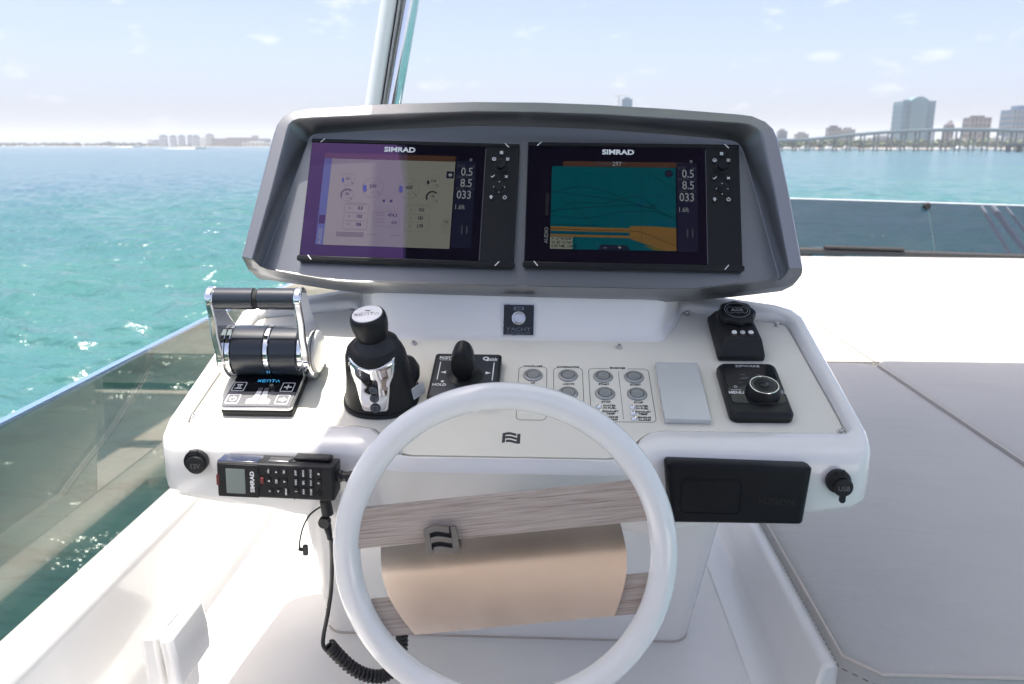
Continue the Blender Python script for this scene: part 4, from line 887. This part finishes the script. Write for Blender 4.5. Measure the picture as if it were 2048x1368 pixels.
a, b = FRO.px(1476, 984); t = thing('stereo', 'black stereo under a ribbed protective cover on the console front', 'stereo', FRO.mat(a, b, 0, R(-.9)))
q = [Vector(FRO.px(*p, .012)) - Vector((a, b)) for p in ((1329, 921), (1623, 932), (1603, 1046), (1338, 1042))]
ang = R(.9); q = [Vector((p.x * math.cos(ang) - p.y * math.sin(ang), p.x * math.sin(ang) + p.y * math.cos(ang))) for p in q]
def q4(s, z, dy=0): return [(p.x * s, p.y * s + dy, z) for p in q]
mb = MB(); mb.loft([q4(.97, -.01), q4(1.0, .002), q4(1, .014), q4(.955, .020)], 'cover'); mb.build('cover', t, bevel=.004, seg=3)
mb = MB(); frame_prism(mb, rrect(.085, .052, .008, -.042, 0), rrect(.081, .048, .007, -.042, 0), .019, .0212, 'cover'); mb.prism(rrect(.080, .047, .007, -.042, 0), .019, .0206, 'cover'); mb.build('raised_panel', t, bevel=.0008)
mb = MB(); mb.text('FUSION', .014, (.048, -.004, .0203), 'black', bold=.02, ext=.0005); mb.build('lettering', t, smooth=0)

# ---- VHF handset
tl = Vector(FRO.px(430, 924, .04)); tr = Vector(FRO.px(665, 935, .04)); bl = Vector(FRO.px(447, 997, .04))
rot = math.atan2(tr.y - tl.y, tr.x - tl.x); Wd = (tr - tl).length; Hd = .0505
t = thing('radio_handset', 'black radio handset with grey screen lying sideways in its cradle', 'radio handset', FRO.mat(tl.x, tl.y - Hd, .004, rot))
mb = MB(); mb.loft([[(.004, .004, 0), (Wd, .004, 0), (Wd, Hd, 0), (.004, Hd, 0)], [(0, .0, .030), (Wd, .0, .030), (Wd + .002, Hd + .001, .030), (0, Hd + .001, .030)], [(.0, .001, .036), (Wd - .001, .001, .036), (Wd - .001, Hd - .001, .036), (.0, Hd - .001, .036)]], 'blackm'); mb.build('body', t, bevel=.0025, seg=3)
mb = MB(); mb.prism([(.0015, .001), (.058, .001), (.058, .016), (.0615, .019), (.0615, .034), (.058, .037), (.058, Hd - .002), (.0015, Hd - .002)], .036, .0372, 'black'); mb.build('front_cap', t, bevel=.0008)
mb = MB(); mb.prism([(-.0006, Hd - .012), (.0575, Hd - .012), (.0575, Hd + .0014), (-.0006, Hd + .0014)], .006, .0325, 'shell'); mb.build('blue_shell', t, bevel=.002)
mb = MB(); mb.prism(rrect(.0265, .036, .001, .0265, .0245), .0372, .0376, 'lcd'); mb.build('screen', t, smooth=0)
mb = MB(); mb.box((.0015, .025, .0345), (.0035, .015, .006), 'red'); mb.build('red_marker', t)
mb = MB(); mb.text('SIMRAD', .0078, (.050, .0245, .0376), 'white', rot=R(90), bold=.035, sx=1.12); mb.build('logo', t, smooth=0)
mb = MB(); mb.box((.0635, .027, .0375), (.005, .009, .002), 'red'); mb.build('distress_button', t, bevel=.0006, label='dark red button')
def hkey(x, y, w, h, txt, rnd=False):
    m_ = MB()
    if rnd: m_.lathe([(0, 0), (w / 2, 0), (w / 2, .0008), (w / 2 - .0006, .0014), (0, .0014)], 'black', 20, Matrix.Translation((x, y, .036)))
    else: m_.prism(rrect(w, h, .0008, x, y, 2), .036, .0374, 'black')
    k = m_.build('key', t)
    m_ = MB()
    if txt in ('^', '<', '>', 'v'):
        d = {'^': (0, 1), 'v': (0, -1), '<': (-1, 0), '>': (1, 0)}[txt]; s = .0016
        m_.add([(x + d[0] * s, y + d[1] * s, .0376), (x - d[0] * s - d[1] * s, y - d[1] * s + d[0] * s, .0376), (x - d[0] * s + d[1] * s, y - d[1] * s - d[0] * s, .0376)], [(0, 1, 2)], 'white')
    else: m_.text(txt, .0042 if len(txt) < 3 else .0034, (x, y, .0376), 'white', rot=R(90), bold=.02)
    m_.build('key_symbol', k, smooth=0)
for x, y, tx, rd in ((.0725, .041, 'x/o', 1), (.0835, .041, '^', 0), (.094, .041, '(o)', 1), (.0725, .027, '<', 0), (.0835, .027, 'OK', 1), (.095, .027, '>', 0), (.0745, .012, '*', 1), (.0855, .012, 'v', 0), (.0965, .012, 'MENU', 1)):
    hkey(x, y, .0086 if rd else .0065, .009, tx, rd)
for i, col in enumerate((('3DEF', '2ABC', '1'), ('6MNO', '5JKL', '4GHI'), ('9WXYZ', '8TUV', '7PQRS'), ('#', '0', None))):
    for j, tx in enumerate(col):
        if tx: hkey(.1105 + i * .0105, .0405 - j * .0135, .0062, .0102, tx)
mb = MB()
for i in range(4):
    mb.box((0, 0, 0), (.0105 - abs(i - 1.5) * .002, .0012, .0006), 'gap', Matrix.Translation((.1425 + (i - 1.5) * .0016, .0125 + (i - 1.5) * .0016, .0362)) @ Matrix.Rotation(R(-45), 4, 'Z'))
mb.build('speaker_slots', t)
mb = MB(); mb.box((.1075, Hd / 2, .0362), (.0006, Hd, .0006), 'gap'); mb.build('shell_seam', t)
mb = MB(); mb.box((.084, Hd + .0008, .021), (.030, .004, .016), 'dsteel'); mb.build('talk_button', t, bevel=.0015, label='grey ribbed talk button on top edge')
mb = MB(); mb.box((.1045, Hd + .0008, .022), (.007, .0035, .012), 'blackm'); mb.build('side_key', t, bevel=.001)
mb = MB(); mb.box((.128, Hd + .0035, .012), (.052, .006, .020), 'black'); mb.build('cradle', t, bevel=.003, seg=3)
mb = MB(); mb.lathe([(0, 0), (.0085, 0), (.0085, .006), (.0065, .008), (.0065, .016), (.008, .017), (.0078, .030), (.004, .033), (0, .033)], 'rubber', 20, Matrix.Translation((Wd, .031, .018)) @ Matrix.Rotation(R(90), 4, 'Y')); mb.build('plug', t)

# ---- microphone lead clip under the handset with its strain relief
def fp(u, v, h=0): a, b = FRO.px(u, v, h); return FRO.pt(a, b, h)
t = thing('clip_connector', 'black clip connector with round knob hanging under the radio handset', 'connector', Matrix.Translation(fp(655, 1040, .012))); O = t.location.copy()
mb = MB(); mb.tube([fp(650, 1000, .012) - O, fp(656, 1030, .012) - O], [.008, .0085], 'rubber', 12); mb.build('stem', t, bevel=.001)
mb = MB(); mb.lathe([(0, 0), (.0085, 0), (.0085, .009), (.0075, .0105), (0, .0105)], 'rubber', 24, Matrix.Translation(fp(651, 1041, .012) - O) @ Matrix.Rotation(R(90), 4, 'X')); mb.build('knob', t)
mb = MB()
for i in range(6): c0 = fp(654 + i * 1.0, 1050 + i * 4.2, .012) - O; mb.lathe([(0, -.0011), (.0062 - i * .0004, -.0011), (.0062 - i * .0004, .0011), (0, .0011)], 'rubber', 16, Matrix.Translation(c0) @ Matrix.Rotation(R(12), 4, 'Y'))
mb.tube([fp(654, 1048, .012) - O, fp(660, 1078, .012) - O], .004, 'rubber', 10); mb.build('strain_relief', t)
# ---- thin lead with a dangling dust cap
t = thing('dust_cap', 'small black dust cap dangling on a thin lead below the handset', 'dust cap', Matrix.Translation(fp(640, 1015, .01))); O = t.location.copy()
mb = MB(); mb.tube([p - O for p in smooth_path([fp(u, v, .012) for u, v in ((646, 1012), (634, 1018), (618, 1032), (606, 1055), (600, 1080), (599, 1097))])], .0013, 'rubber', 8); mb.build('lead', t)
mb = MB(); mb.tube([fp(597, 1097, .012) - O, fp(606, 1100, .012) - O], .003, 'rubber', 10); mb.box(fp(611, 1100, .012) - O, (.007, .006, .016), 'rubber'); mb.build('cap', t, bevel=.0008)

# ---- coiled cord
def bp(u, v, y): return atY(u, v, y)
t = thing('coiled_cord', 'black coiled cord hanging from the handset and looping near the floor', 'cord', Matrix.Translation(bp(655, 1200, 1.12))); O = t.location.copy()
mb = MB(); path = [bp(*p) for p in ((694, 960, 1.005), (712, 958, 1.03), (738, 975, 1.09), (756, 1008, 1.12), (762, 1060, 1.16))]
mb.tube([p - O for p in smooth_path(path)], .0032, 'rubber', 10); mb.build('upper_lead', t)
mb = MB(); path = [bp(*p) for p in ((662, 1078, 1.035), (664, 1120, 1.06), (662, 1180, 1.08), (655, 1230, 1.08), (648, 1265, 1.08), (646, 1288, 1.075), (652, 1300, 1.07))]
mb.tube([p - O for p in smooth_path(path)], .0033, 'rubber', 12); mb.build('straight_lead', t)
axis = smooth_path([bp(*p) for p in ((659, 1291, 1.075), (676, 1310, 1.08), (702, 1334, 1.085), (730, 1349, 1.09), (758, 1353, 1.10), (780, 1345, 1.11), (795, 1325, 1.12), (802, 1300, 1.13), (803, 1270, 1.14), (801, 1235, 1.15))], 30)
turns = 34; n = turns * 14; cp_ = []; nrm = Vector((0, 1, 0))
for i in range(n + 1):
    s = i / n * (len(axis) - 1); j = min(int(s), len(axis) - 2); p = axis[j].lerp(axis[j + 1], s - j); tg = (axis[j + 1] - axis[j]).normalized()
    u_ = (nrm - tg * nrm.dot(tg)).normalized(); w_ = tg.cross(u_); ph = 2 * math.pi * turns * i / n
    cp_.append(p + u_ * (.0082 * math.cos(ph)) + w_ * (.0082 * math.sin(ph)) - O)
mb = MB(); mb.tube(cp_, .0031, 'rubber', 8); mb.build('coil', t, smooth=80)

# ================================================================== STEERING WHEEL
tilt = R(9); WCt = atY(1008, 1106, .907)
WF = Frame(WCt, (1, 0, 0), (0, math.sin(tilt), math.cos(tilt)))
wrot = R(7.0)
sw = thing('steering_wheel', 'white steering wheel with weathered wood spokes and polished hub plate', 'steering wheel', WF.mat(0, 0, 0, wrot))
WI = sw.matrix_world.inverted()
def wl(u, v, h=0):   # pixel -> wheel coordinates at height h
    a, b = WF.px(u, v, h); q = WI @ WF.pt(a, b, h); return Vector((q.x, q.y))
RW, RT = .1995, .0172
mb = MB(); mb.tube([(RW * math.cos(2 * math.pi * i / 128), RW * math.sin(2 * math.pi * i / 128), 0) for i in range(128)], RT, 'wpaint', 28, closed=True); mb.build('rim', sw, smooth=80)
def board(c, z0, z1, name='spoke'):
    m_ = MB(); m_.prism([(p.x, p.y) for p in c], z0, z1, 'wood'); return m_.build(name, sw, bevel=.0012)
def edge_pts(y0, y1, side, n=6):
    rr = RW - RT * .75; return [Vector((side * math.sqrt(rr * rr - y * y), y)) for y in [y0 + (y1 - y0) * i / n for i in range(n + 1)]]
c = [wl(705, 1101, .004), wl(1296, 1038, .004), wl(1262, 957, .004), wl(722, 1022, .004)]
y_b = (c[0].y + c[1].y) / 2; y_t = (c[2].y + c[3].y) / 2
board(edge_pts(y_b, y_t, 1) + edge_pts(y_b, y_t, -1)[::-1], -.004, .006)
c = [wl(770, 1280, .0), wl(1302, 1230, .0), wl(1308, 1148, .0), wl(727, 1213, .0)]
y_b2 = (c[0].y + c[1].y) / 2; y_t2 = (c[2].y + c[3].y) / 2
board(edge_pts(y_b2, y_t2, 1) + edge_pts(y_b2, y_t2, -1)[::-1], -.017, -.007)
# hub plate: top edge under the upper spoke, bowed outward towards the middle
TLp, TRp, BRp, BLp = wl(757, 1102, .014), wl(1241, 1047, .014), wl(1231, 1241, .014), wl(826, 1279, .014)
G = []; nx, ny_ = 28, 26
for j in range(ny_ + 1):
    s = j / ny_; A = TLp.lerp(BLp, s); B = TRp.lerp(BRp, s)
    A = A + Vector((-.0135 * math.sin(math.pi * s), 0)); B = B + Vector((.012 * math.sin(math.pi * s), 0))
    z = .0004 + .0022 * (1 - (1 - min(1, s / .34)) ** 2) - .002 * max(0, s - .3)
    row = [(A.lerp(B, i / nx).x, A.lerp(B, i / nx).y, z) for i in range(nx + 1)]
    G.append(row + [(x, y, zz - .002) for x, y, zz in row[::-1]])
mb = MB(); mb.loft(G, 'plate'); mb.build('hub_plate', sw, smooth=40)
mb = MB(); mb.box((0, (y_b + y_b2) / 2 + .02, -.03), (.10, .10, .05), 'gel'); mb.build('hub', sw, bevel=.01)
mb = MB(); mb.tube([(0, (y_b + y_b2) / 2 + .02, -.05), (0, (y_b + y_b2) / 2 + .03, -.34)], .03, 'gel', 24); mb.build('column', sw)
# cut-out flag emblem straddling spoke and plate
e0 = wl(880, 1083, .026)
mb = MB(); flag(mb, e0.x, e0.y - .002, .041, .034, .0, .005, 'emb', Matrix.Translation((0, 0, .0110)) @ Matrix.Translation((e0.x, e0.y, 0)) @ Matrix.Rotation(R(2), 4, 'Z') @ Matrix.Translation((-e0.x, -e0.y, 0)), wave=.07); em = mb.build('flag_emblem', sw, bevel=.0008)
mb = MB(); mb.prism([(e0.x - .018, e0.y - .014), (e0.x + .018, e0.y - .014), (e0.x + .018, e0.y + .012), (e0.x - .018, e0.y + .012)], .006, .0125, 'gap'); mb.build('emblem_back', em)

# ================================================================== LOWER LEFT: HINGED BOX ON THE COAMING
bt = -.655
A0 = atZ(274, 1271, bt); A1 = atZ(349, 1189, bt); B0 = atZ(312, 1276, bt + .004); B1 = atZ(382, 1190, bt + .004); D0 = atZ(338, 1278, bt + .004); D1 = atZ(400, 1193, bt + .004)
t = thing('hinged_box', 'white hinged plastic box fixed low on the port coaming wall', 'box', Matrix.Translation((-.6, A0.y, bt - .13))); O = t.location.copy()
def slab(x0, x1, y0, y1, z0, z1, dx=0.02, name='lid', k='gel'):
    m_ = MB(); m_.loft([[(x0 + dx, y0, z0), (x1 + dx, y0, z0), (x1 + dx, y1, z0), (x0 + dx, y1, z0)], [(x0 + dx * .6, y0, (z0 + z1) / 2), (x1 + dx * .9, y0, (z0 + z1) / 2), (x1 + dx * .9, y1, (z0 + z1) / 2), (x0 + dx * .6, y1, (z0 + z1) / 2)], [(x0, y0, z1), (x1, y0, z1), (x1, y1, z1), (x0, y1, z1)]], k)
    return m_.build(name, t, bevel=.008, seg=4)
y0 = B0.y - O.y; y1 = B1.y - O.y
slab(A0.x - O.x, B0.x - O.x - .004, A0.y - O.y, A1.y - O.y, -.02, .130, .005, 'back_box')
slab(B0.x - O.x, D0.x - O.x, y0, y1, .048, .134, .007, 'lid')
mb = MB(); mb.box((B0.x - O.x - .002, (y0 + y1) / 2, .128), (.003, .030, .006), 'alu'); mb.build('hinge_pin', t)

# ================================================================== HELM SEAT BEHIND THE CAMERA (seen in the polished hub plate)
t = thing('helm_chair', 'dark grey helm chair reflected in the polished hub plate', 'chair', Matrix.Translation((.05, -1.3, FZ)))
mb = MB(); mb.box((0, 0, .19), (1.9, .50, .38), 'seatd'); mb.build('base', t, bevel=.03)
mb = MB(); mb.box((0, .02, .44), (1.9, .54, .12), 'seatd'); mb.build('cushion', t, bevel=.04, seg=3)
mb = MB(); mb.box((0, -.30, .82), (1.9, .12, .70), 'seatd'); mb.build('backrest', t, bevel=.04, seg=3)

# ================================================================== FAR SHORE
for nm, col in (('f_blue', (.12, .20, .29)), ('f_glass', (.15, .25, .29)), ('f_brown', (.15, .14, .15)), ('f_tan', (.34, .34, .34)), ('f_white', (.62, .62, .60)), ('f_grey', (.28, .28, .28)), ('f_conc', (.26, .26, .26)), ('f_dark', (.10, .11, .13)), ('f_pink', (.30, .25, .24)), ('f_sand', (.26, .24, .20))):
    M[nm] = mat(nm.replace('f_', 'far_'), col, .6)
M['f_leaf'] = mat('far_foliage', (.07, .10, .045), .8, var=.3, vscale=.08)
def far_x(u, v, Y): return atY(u, v, Y).x
def building(label, u0, u1, vtop, Y, k, kslab, bays=4, roof=None, vb=None, depth=None, group='towers on the far shore', cap=None):
    x0 = far_x(u0, 290, Y); x1 = far_x(u1, 290, Y); h = atY((u0 + u1) / 2, vtop, Y).z - WZ; w = x1 - x0; d = depth or w * .8
    t = thing('apartment_tower', label, 'building', Matrix.Translation(((x0 + x1) / 2, Y, WZ)), group)
    mb = MB(); mb.box((0, d / 2, h / 2), (w, d, h), k); mb.build('wall', t, smooth=0)
    mb = MB(); nf = max(3, int(h / 7))
    for i in range(1, nf): mb.box((0, d / 2, h * i / nf), (w + .8, d + .8, h / nf * .26), kslab)
    mb.build('floor_bands', t, smooth=0)
    for i in range(bays + 1):
        m_ = MB(); m_.box((-w / 2 + w * i / bays, -.5, h / 2 + .3), (w / bays * .22, .9, h + .6), kslab); m_.build('pier', t, smooth=0)
    mb = MB(); mb.box((0, d / 2, h + 1.5), (w * .55, d * .5, 3 + (cap or 0)), k); mb.build('roof_plant', t, smooth=0)
    return t, w, h, d
YB = 1250
building('slim grey tower just right of the display pod', 1555, 1572, 262, YB, 'f_grey', 'f_blue')
building('low broad grey block behind the low end of the bridge', 1592, 1615, 268, YB, 'f_grey', 'f_tan')
building('brown banded tower, first of a pair behind the bridge', 1655, 1679, 255, YB, 'f_brown', 'f_tan')
building('greyer flat topped tower, second of a pair behind the bridge', 1683, 1707, 259, YB, 'f_grey', 'f_tan')
t, w, h, d = building('tallest pale green glass tower with stepped shoulders above the bridge', 1798, 1860, 202, YB, 'f_glass', 'f_blue', 6)
mb = MB(); n = 14
hh = atY(1834, 193, YB).z - WZ
pr = [(-w * .27, h - 2)] + [(w * .54 * (i / n - .5), hh - 5 + 5 * math.sin(math.pi * i / n)) for i in range(n + 1)] + [(w * .27, h - 2)]
mb.loft([[(x, -2.2, z) for x, z in pr], [(x, d * .6, z) for x, z in pr]], 'f_glass'); mb.build('crown', t, smooth=0)
mb = MB(); mb.box((0, -1.8, h / 2), (w * .54, 1.6, h), 'f_glass'); mb.build('centre_bay', t, smooth=0)
t, w, h, d = building('small pointed brown tower right of the tallest tower', 1888, 1903, 250, YB, 'f_brown', 'f_pink', 2)
mb = MB(); mb.loft([[(-w / 2, 0, h), (w / 2, 0, h), (w / 2, d, h), (-w / 2, d, h)], [(w * .1, d * .4, h + 7), (w * .3, d * .4, h + 7), (w * .3, d * .6, h + 7), (w * .1, d * .6, h + 7)]], 'f_brown'); mb.build('roof', t, smooth=0)
building('brown and pale striped tower between the pointed and rightmost ones', 1935, 1975, 235, YB, 'f_brown', 'f_pink', 5)
building('pale gridded tower with rounded cap at the right edge', 2017, 2075, 219, YB, 'f_blue', 'f_grey', 7, cap=6)
building('blue tower top showing just above the display pod', 1242, 1261, 198, 1500, 'f_blue', 'f_glass', 3)
mb = MB(); p = atY(1238, 192, 1490); mb.tube([(p.x, p.y, WZ), (p.x, p.y, p.z)], .8, 'f_grey', 4); mb.tube([(p.x - 8, p.y, p.z), (p.x + 16, p.y, p.z + 1.5)], .7, 'f_grey', 4)
tag(mb.build('tower_crane'), 'thin construction crane beside the blue tower top above the pod', 'crane')
for i, (u0, u1, vt, k) in enumerate(((1715, 1742, 280, 'f_white'), (1745, 1790, 275, 'f_tan'), (1905, 1930, 278, 'f_white'), (1978, 2012, 276, 'f_white'), (1622, 1650, 283, 'f_white'))):
    building(('low white block left of the tan block under the bridge', 'wide low tan block under the bridge left of the tallest tower', 'low white block right of the small pointed tower', 'low white block left of the rightmost tower', 'lowest white block left of the brown pair of towers')[i], u0, u1, vt, YB - 60, k, 'f_grey', 4, group='low blocks on the far shore')
# causeway bridge
YBr = 690
br = thing('causeway_bridge', 'long concrete causeway bridge on many piers rising to the right', 'bridge', Matrix.Translation((300, YBr, WZ))); O = br.location.copy()
deckpts = [(1440, 287), (1560, 280.5), (1622, 277.5), (1709, 268.5), (1788, 262.5), (1857, 259.5), (1924, 258.5), (1991, 259.5), (2060, 261.5), (2200, 268)]
D = [atY(u, v, YBr) - O for u, v in deckpts]; D = smooth_path(D, 5)
mb = MB(); mb.loft([[(p.x, -6, p.z - 1.7), (p.x, -6, p.z), (p.x, 6, p.z), (p.x, 6, p.z - 1.7)] for p in D], 'f_conc', smooth_path and True); mb.build('deck', br)
mb = MB(); mb.loft([[(p.x, -6.3, p.z + .0), (p.x, -6.3, p.z + 1.0), (p.x, -5.9, p.z + 1.0), (p.x, -5.9, p.z)] for p in D], 'f_white'); mb.build('parapet', br)
xs = [p.x for p in D]; zs = [p.z for p in D]
x = xs[0] + 6
while x < xs[-1] - 4:
    zt = float(np.interp(x, xs, zs)) - 1.7; 
    for yy in (-4, 4):
        m_ = MB(); m_.box((x, yy, zt / 2 - 1), (.8, 1.4, zt + 2), 'f_conc'); m_.build('pier', br, smooth=0)
    x += 11
# old low bridge stub at the right
mb = MB(); a = atY(2012, 290, 640); b = atY(2110, 290, 640)
mb.box(((a.x + b.x) / 2, 640, a.z), (b.x - a.x, 8, 1.4), 'f_dark')
for i in range(5): mb.box((a.x + 2 + i * 8, 640, (a.z + WZ) / 2), (1.4, 5, a.z - WZ), 'f_dark')
tag(mb.build('fishing_pier', smooth=0), 'dark low pier on posts at the right edge below the bridge', 'pier')
# shoreline land
def land(name, u0, u1, Y, z, k):
    mb = MB(); x0 = far_x(u0, 290, Y); x1 = far_x(u1, 290, Y); n = 24; lo = []
    top = [(x0 + (x1 - x0) * i / n, z * (.7 + .3 * math.sin(i * 1.7))) for i in range(n + 1)]
    mb.loft([[(x, Y, WZ - 1), (x, Y + 6, WZ + zz), (x, Y + 200, WZ + zz), (x, Y + 200, WZ - 1)] for x, zz in top], k); o = mb.build(name, smooth=0); o['kind'] = 'structure'
land('shore', 1400, 2200, 1120, 1.6, 'f_sand'); land('shore', -300, 545, 2450, 1.8, 'f_sand')
def trees(u0, u1, Y, hmin, hmax, n, label, seed):
    g = np.random.default_rng(seed); mb = MB(); x0 = far_x(u0, 290, Y); x1 = far_x(u1, 290, Y)
    for i in range(n):
        x = g.uniform(x0, x1); y = Y + g.uniform(0, 60); hgt = g.uniform(hmin, hmax); r = hgt * g.uniform(.5, .9)
        for k in range(5):
            c = Vector((x + g.normal(0, r * .5), y + g.normal(0, r * .3), WZ + 1 + hgt * g.uniform(.35, .8))); rr = r * g.uniform(.35, .6)
            v = [tuple(c + Vector((g.normal(0, 1), g.normal(0, 1), g.normal(0, .8))).normalized() * rr * g.uniform(.7, 1.2)) for _ in range(8)]
            mb.add(v, [(0, 1, 2), (0, 2, 3), (0, 3, 4), (4, 5, 6), (5, 6, 7), (1, 5, 7), (2, 6, 7), (3, 4, 7), (1, 2, 5), (0, 6, 7)], 'f_leaf')
        mb.box((x, y, WZ + hgt * .25), (.5, .5, hgt * .5), 'f_brown')
    o = mb.build('treeline', smooth=0); o['kind'] = 'stuff'; o['label'] = label
trees(1550, 2080, 1150, 6, 13, 260, 'green trees along the far shore under the bridge', 1)
trees(-200, 292, 2480, 7, 13, 260, 'low dark green mangrove line on the distant island', 2)
trees(285, 540, 2470, 4, 7, 90, 'low trees in front of the distant island towers', 4)
# island towers
YI = 2600
for u0, u1, vt, k, lab in ((296, 304, 279, 'f_white', 'low pale block at the left end of the island skyline'), (304, 319, 281.5, 'f_blue', 'low blue block left of the island towers'), (320, 332, 271.5, 'f_blue', 'first tall blue tower of the island skyline from the left'), (341, 351, 272, 'f_blue', 'second slim blue tower of the island skyline'),
                           (358, 368, 271.5, 'f_blue', 'third slim blue tower of the island skyline'), (376, 385, 271.5, 'f_blue', 'narrower tower of the touching island pair'), (386, 397, 271.5, 'f_glass', 'wider tower of the touching island pair'), (400, 412, 276, 'f_white', 'pale lower tower left of the stepped island tower'), (413, 425, 269, 'f_grey', 'tallest grey stepped tower joined to the long island block')):
    building(lab, u0, u1, vt, YI, k, 'f_white', 3, group='towers on the distant island')
t, w, h, d = building('long low brown block at the right end of the island', 425, 517, 277, YI, 'f_brown', 'f_pink', 12, group='towers on the distant island')
mb = MB(); x = far_x(509, 290, YI) - t.location.x; mb.box((x, d * .1, h + 5), (18, 12, 9), 'f_pink'); mb.build('roof_house', t, smooth=0)
building('low pale annex in front of the long brown island block', 484, 530, 284.5, YI - 70, 'f_white', 'f_grey', 6, group='towers on the distant island')
# boats
def boat(u, v, Lb, label, grp=None, wake=0, head=1, mast_=0):
    p = atZ(u, v, WZ); t = thing('motorboat', label, 'boat', Matrix.Translation(p) @ Matrix.Rotation(0 if head > 0 else math.pi, 4, 'Z'), grp)
    s = Lb / 10
    def sec(x, w, z0, z1): return [(x, -w, z1), (x, -w * .8, z0), (x, w * .8, z0), (x, w, z1)]
    mb = MB(); mb.loft([sec(-5 * s, 1.5 * s, -.3, 1.3 * s), sec(0, 1.6 * s, -.3, 1.4 * s), sec(3 * s, 1.2 * s, -.1, 1.7 * s), sec(5.2 * s, .1 * s, .6 * s, 2.0 * s)], 'f_white'); mb.build('hull', t, smooth=0)
    mb = MB(); mb.loft([[(-2.6 * s, -1.1 * s, 1.3 * s), (2 * s, -1.0 * s, 1.4 * s), (2 * s, 1.0 * s, 1.4 * s), (-2.6 * s, 1.1 * s, 1.3 * s)], [(-2.3 * s, -.9 * s, 2.9 * s), (.7 * s, -.8 * s, 2.9 * s), (.7 * s, .8 * s, 2.9 * s), (-2.3 * s, .9 * s, 2.9 * s)]], 'f_white'); mb.build('cabin', t, smooth=0)
    mb = MB(); mb.box((-.4 * s, -1.02 * s, 2.1 * s), (3 * s, .06, .5 * s), 'f_dark'); mb.build('window', t, smooth=0)
    if mast_: mb = MB(); mb.tube([(0, 0, 2 * s), (0, 0, mast_)], .25, 'f_white', 5); mb.build('mast', t)
    if wake:
        mb = MB(); mb.loft([[(-5 * s - wake * i / 6, -1.2 - 1.5 * i / 6, -.2), (-5 * s - wake * i / 6, 0, 1.1 * (1 - i / 6) + .25), (-5 * s - wake * i / 6, 1.2 + 1.5 * i / 6, -.2)] for i in range(7)], 'f_white', closed=False, cap0=False, cap1=False); o = mb.build('wake', t); o['kind'] = 'stuff'
boat(402, 297.5, 16, 'white speedboat trailing a long wake before the island', wake=45)
boat(275, 294.5, 20, 'white boat with a faint wake left of the island towers', wake=50)
gb = 'white boats moored along the far shore'
labs = ['moored white boat nearest the display pod on the far shore', 'moored white boat before the low end of the bridge', 'moored white boat below the brown tower pair', 'moored white boat right of the brown tower pair', 'moored white boat left of the tallest tower', 'moored white boat below the tallest tower', 'bright white boat right of the tallest tower foot', 'moored white boat below the small pointed tower', 'moored white boat right of the small pointed tower', 'moored white boat below the striped brown tower', 'moored white boat left of the dark pier', 'moored white boat beside the dark pier posts']
for i, (u, L_) in enumerate(((1572, 12), (1612, 15), (1655, 14), (1697, 16), (1745, 10), (1796, 10), (1815, 11), (1880, 9), (1917, 15), (1945, 17), (1968, 12), (1990, 10))):
    boat(u, 301 + (i % 3) * .4, L_, labs[i], gb, head=1 if i % 2 else -1, mast_=(12 if i in (2, 7) else 0))
mb = MB(); x0 = far_x(1440, 290, 790); x1 = far_x(2200, 290, 790); mb.box(((x0 + x1) / 2, 850, WZ + .4), (x1 - x0, 60, 1.6), 'f_grey')
tag(mb.build('seawall', smooth=0), 'low grey seawall along the far shore behind the moored boats', 'seawall')

# ================================================================== HAZE
m = bpy.data.materials.new('sea_haze'); m.use_nodes = True; n = m.node_tree.nodes; n.remove(n['Principled BSDF'])
pv = n.new('ShaderNodeVolumePrincipled'); pv.inputs['Color'].default_value = (.86, .92, 1.0, 1); pv.inputs['Density'].default_value = .00017; pv.inputs['Anisotropy'].default_value = .0
m.node_tree.links.new(pv.outputs['Volume'], n['Material Output'].inputs['Volume'])
M['haze'] = m
mb = MB(); mb.box((0, 0, (WZ - 1.5 + 175) / 2), (22500, 22500, 175 - WZ + 1.5), 'haze'); hz = mb.build('haze', smooth=0, kind='stuff')
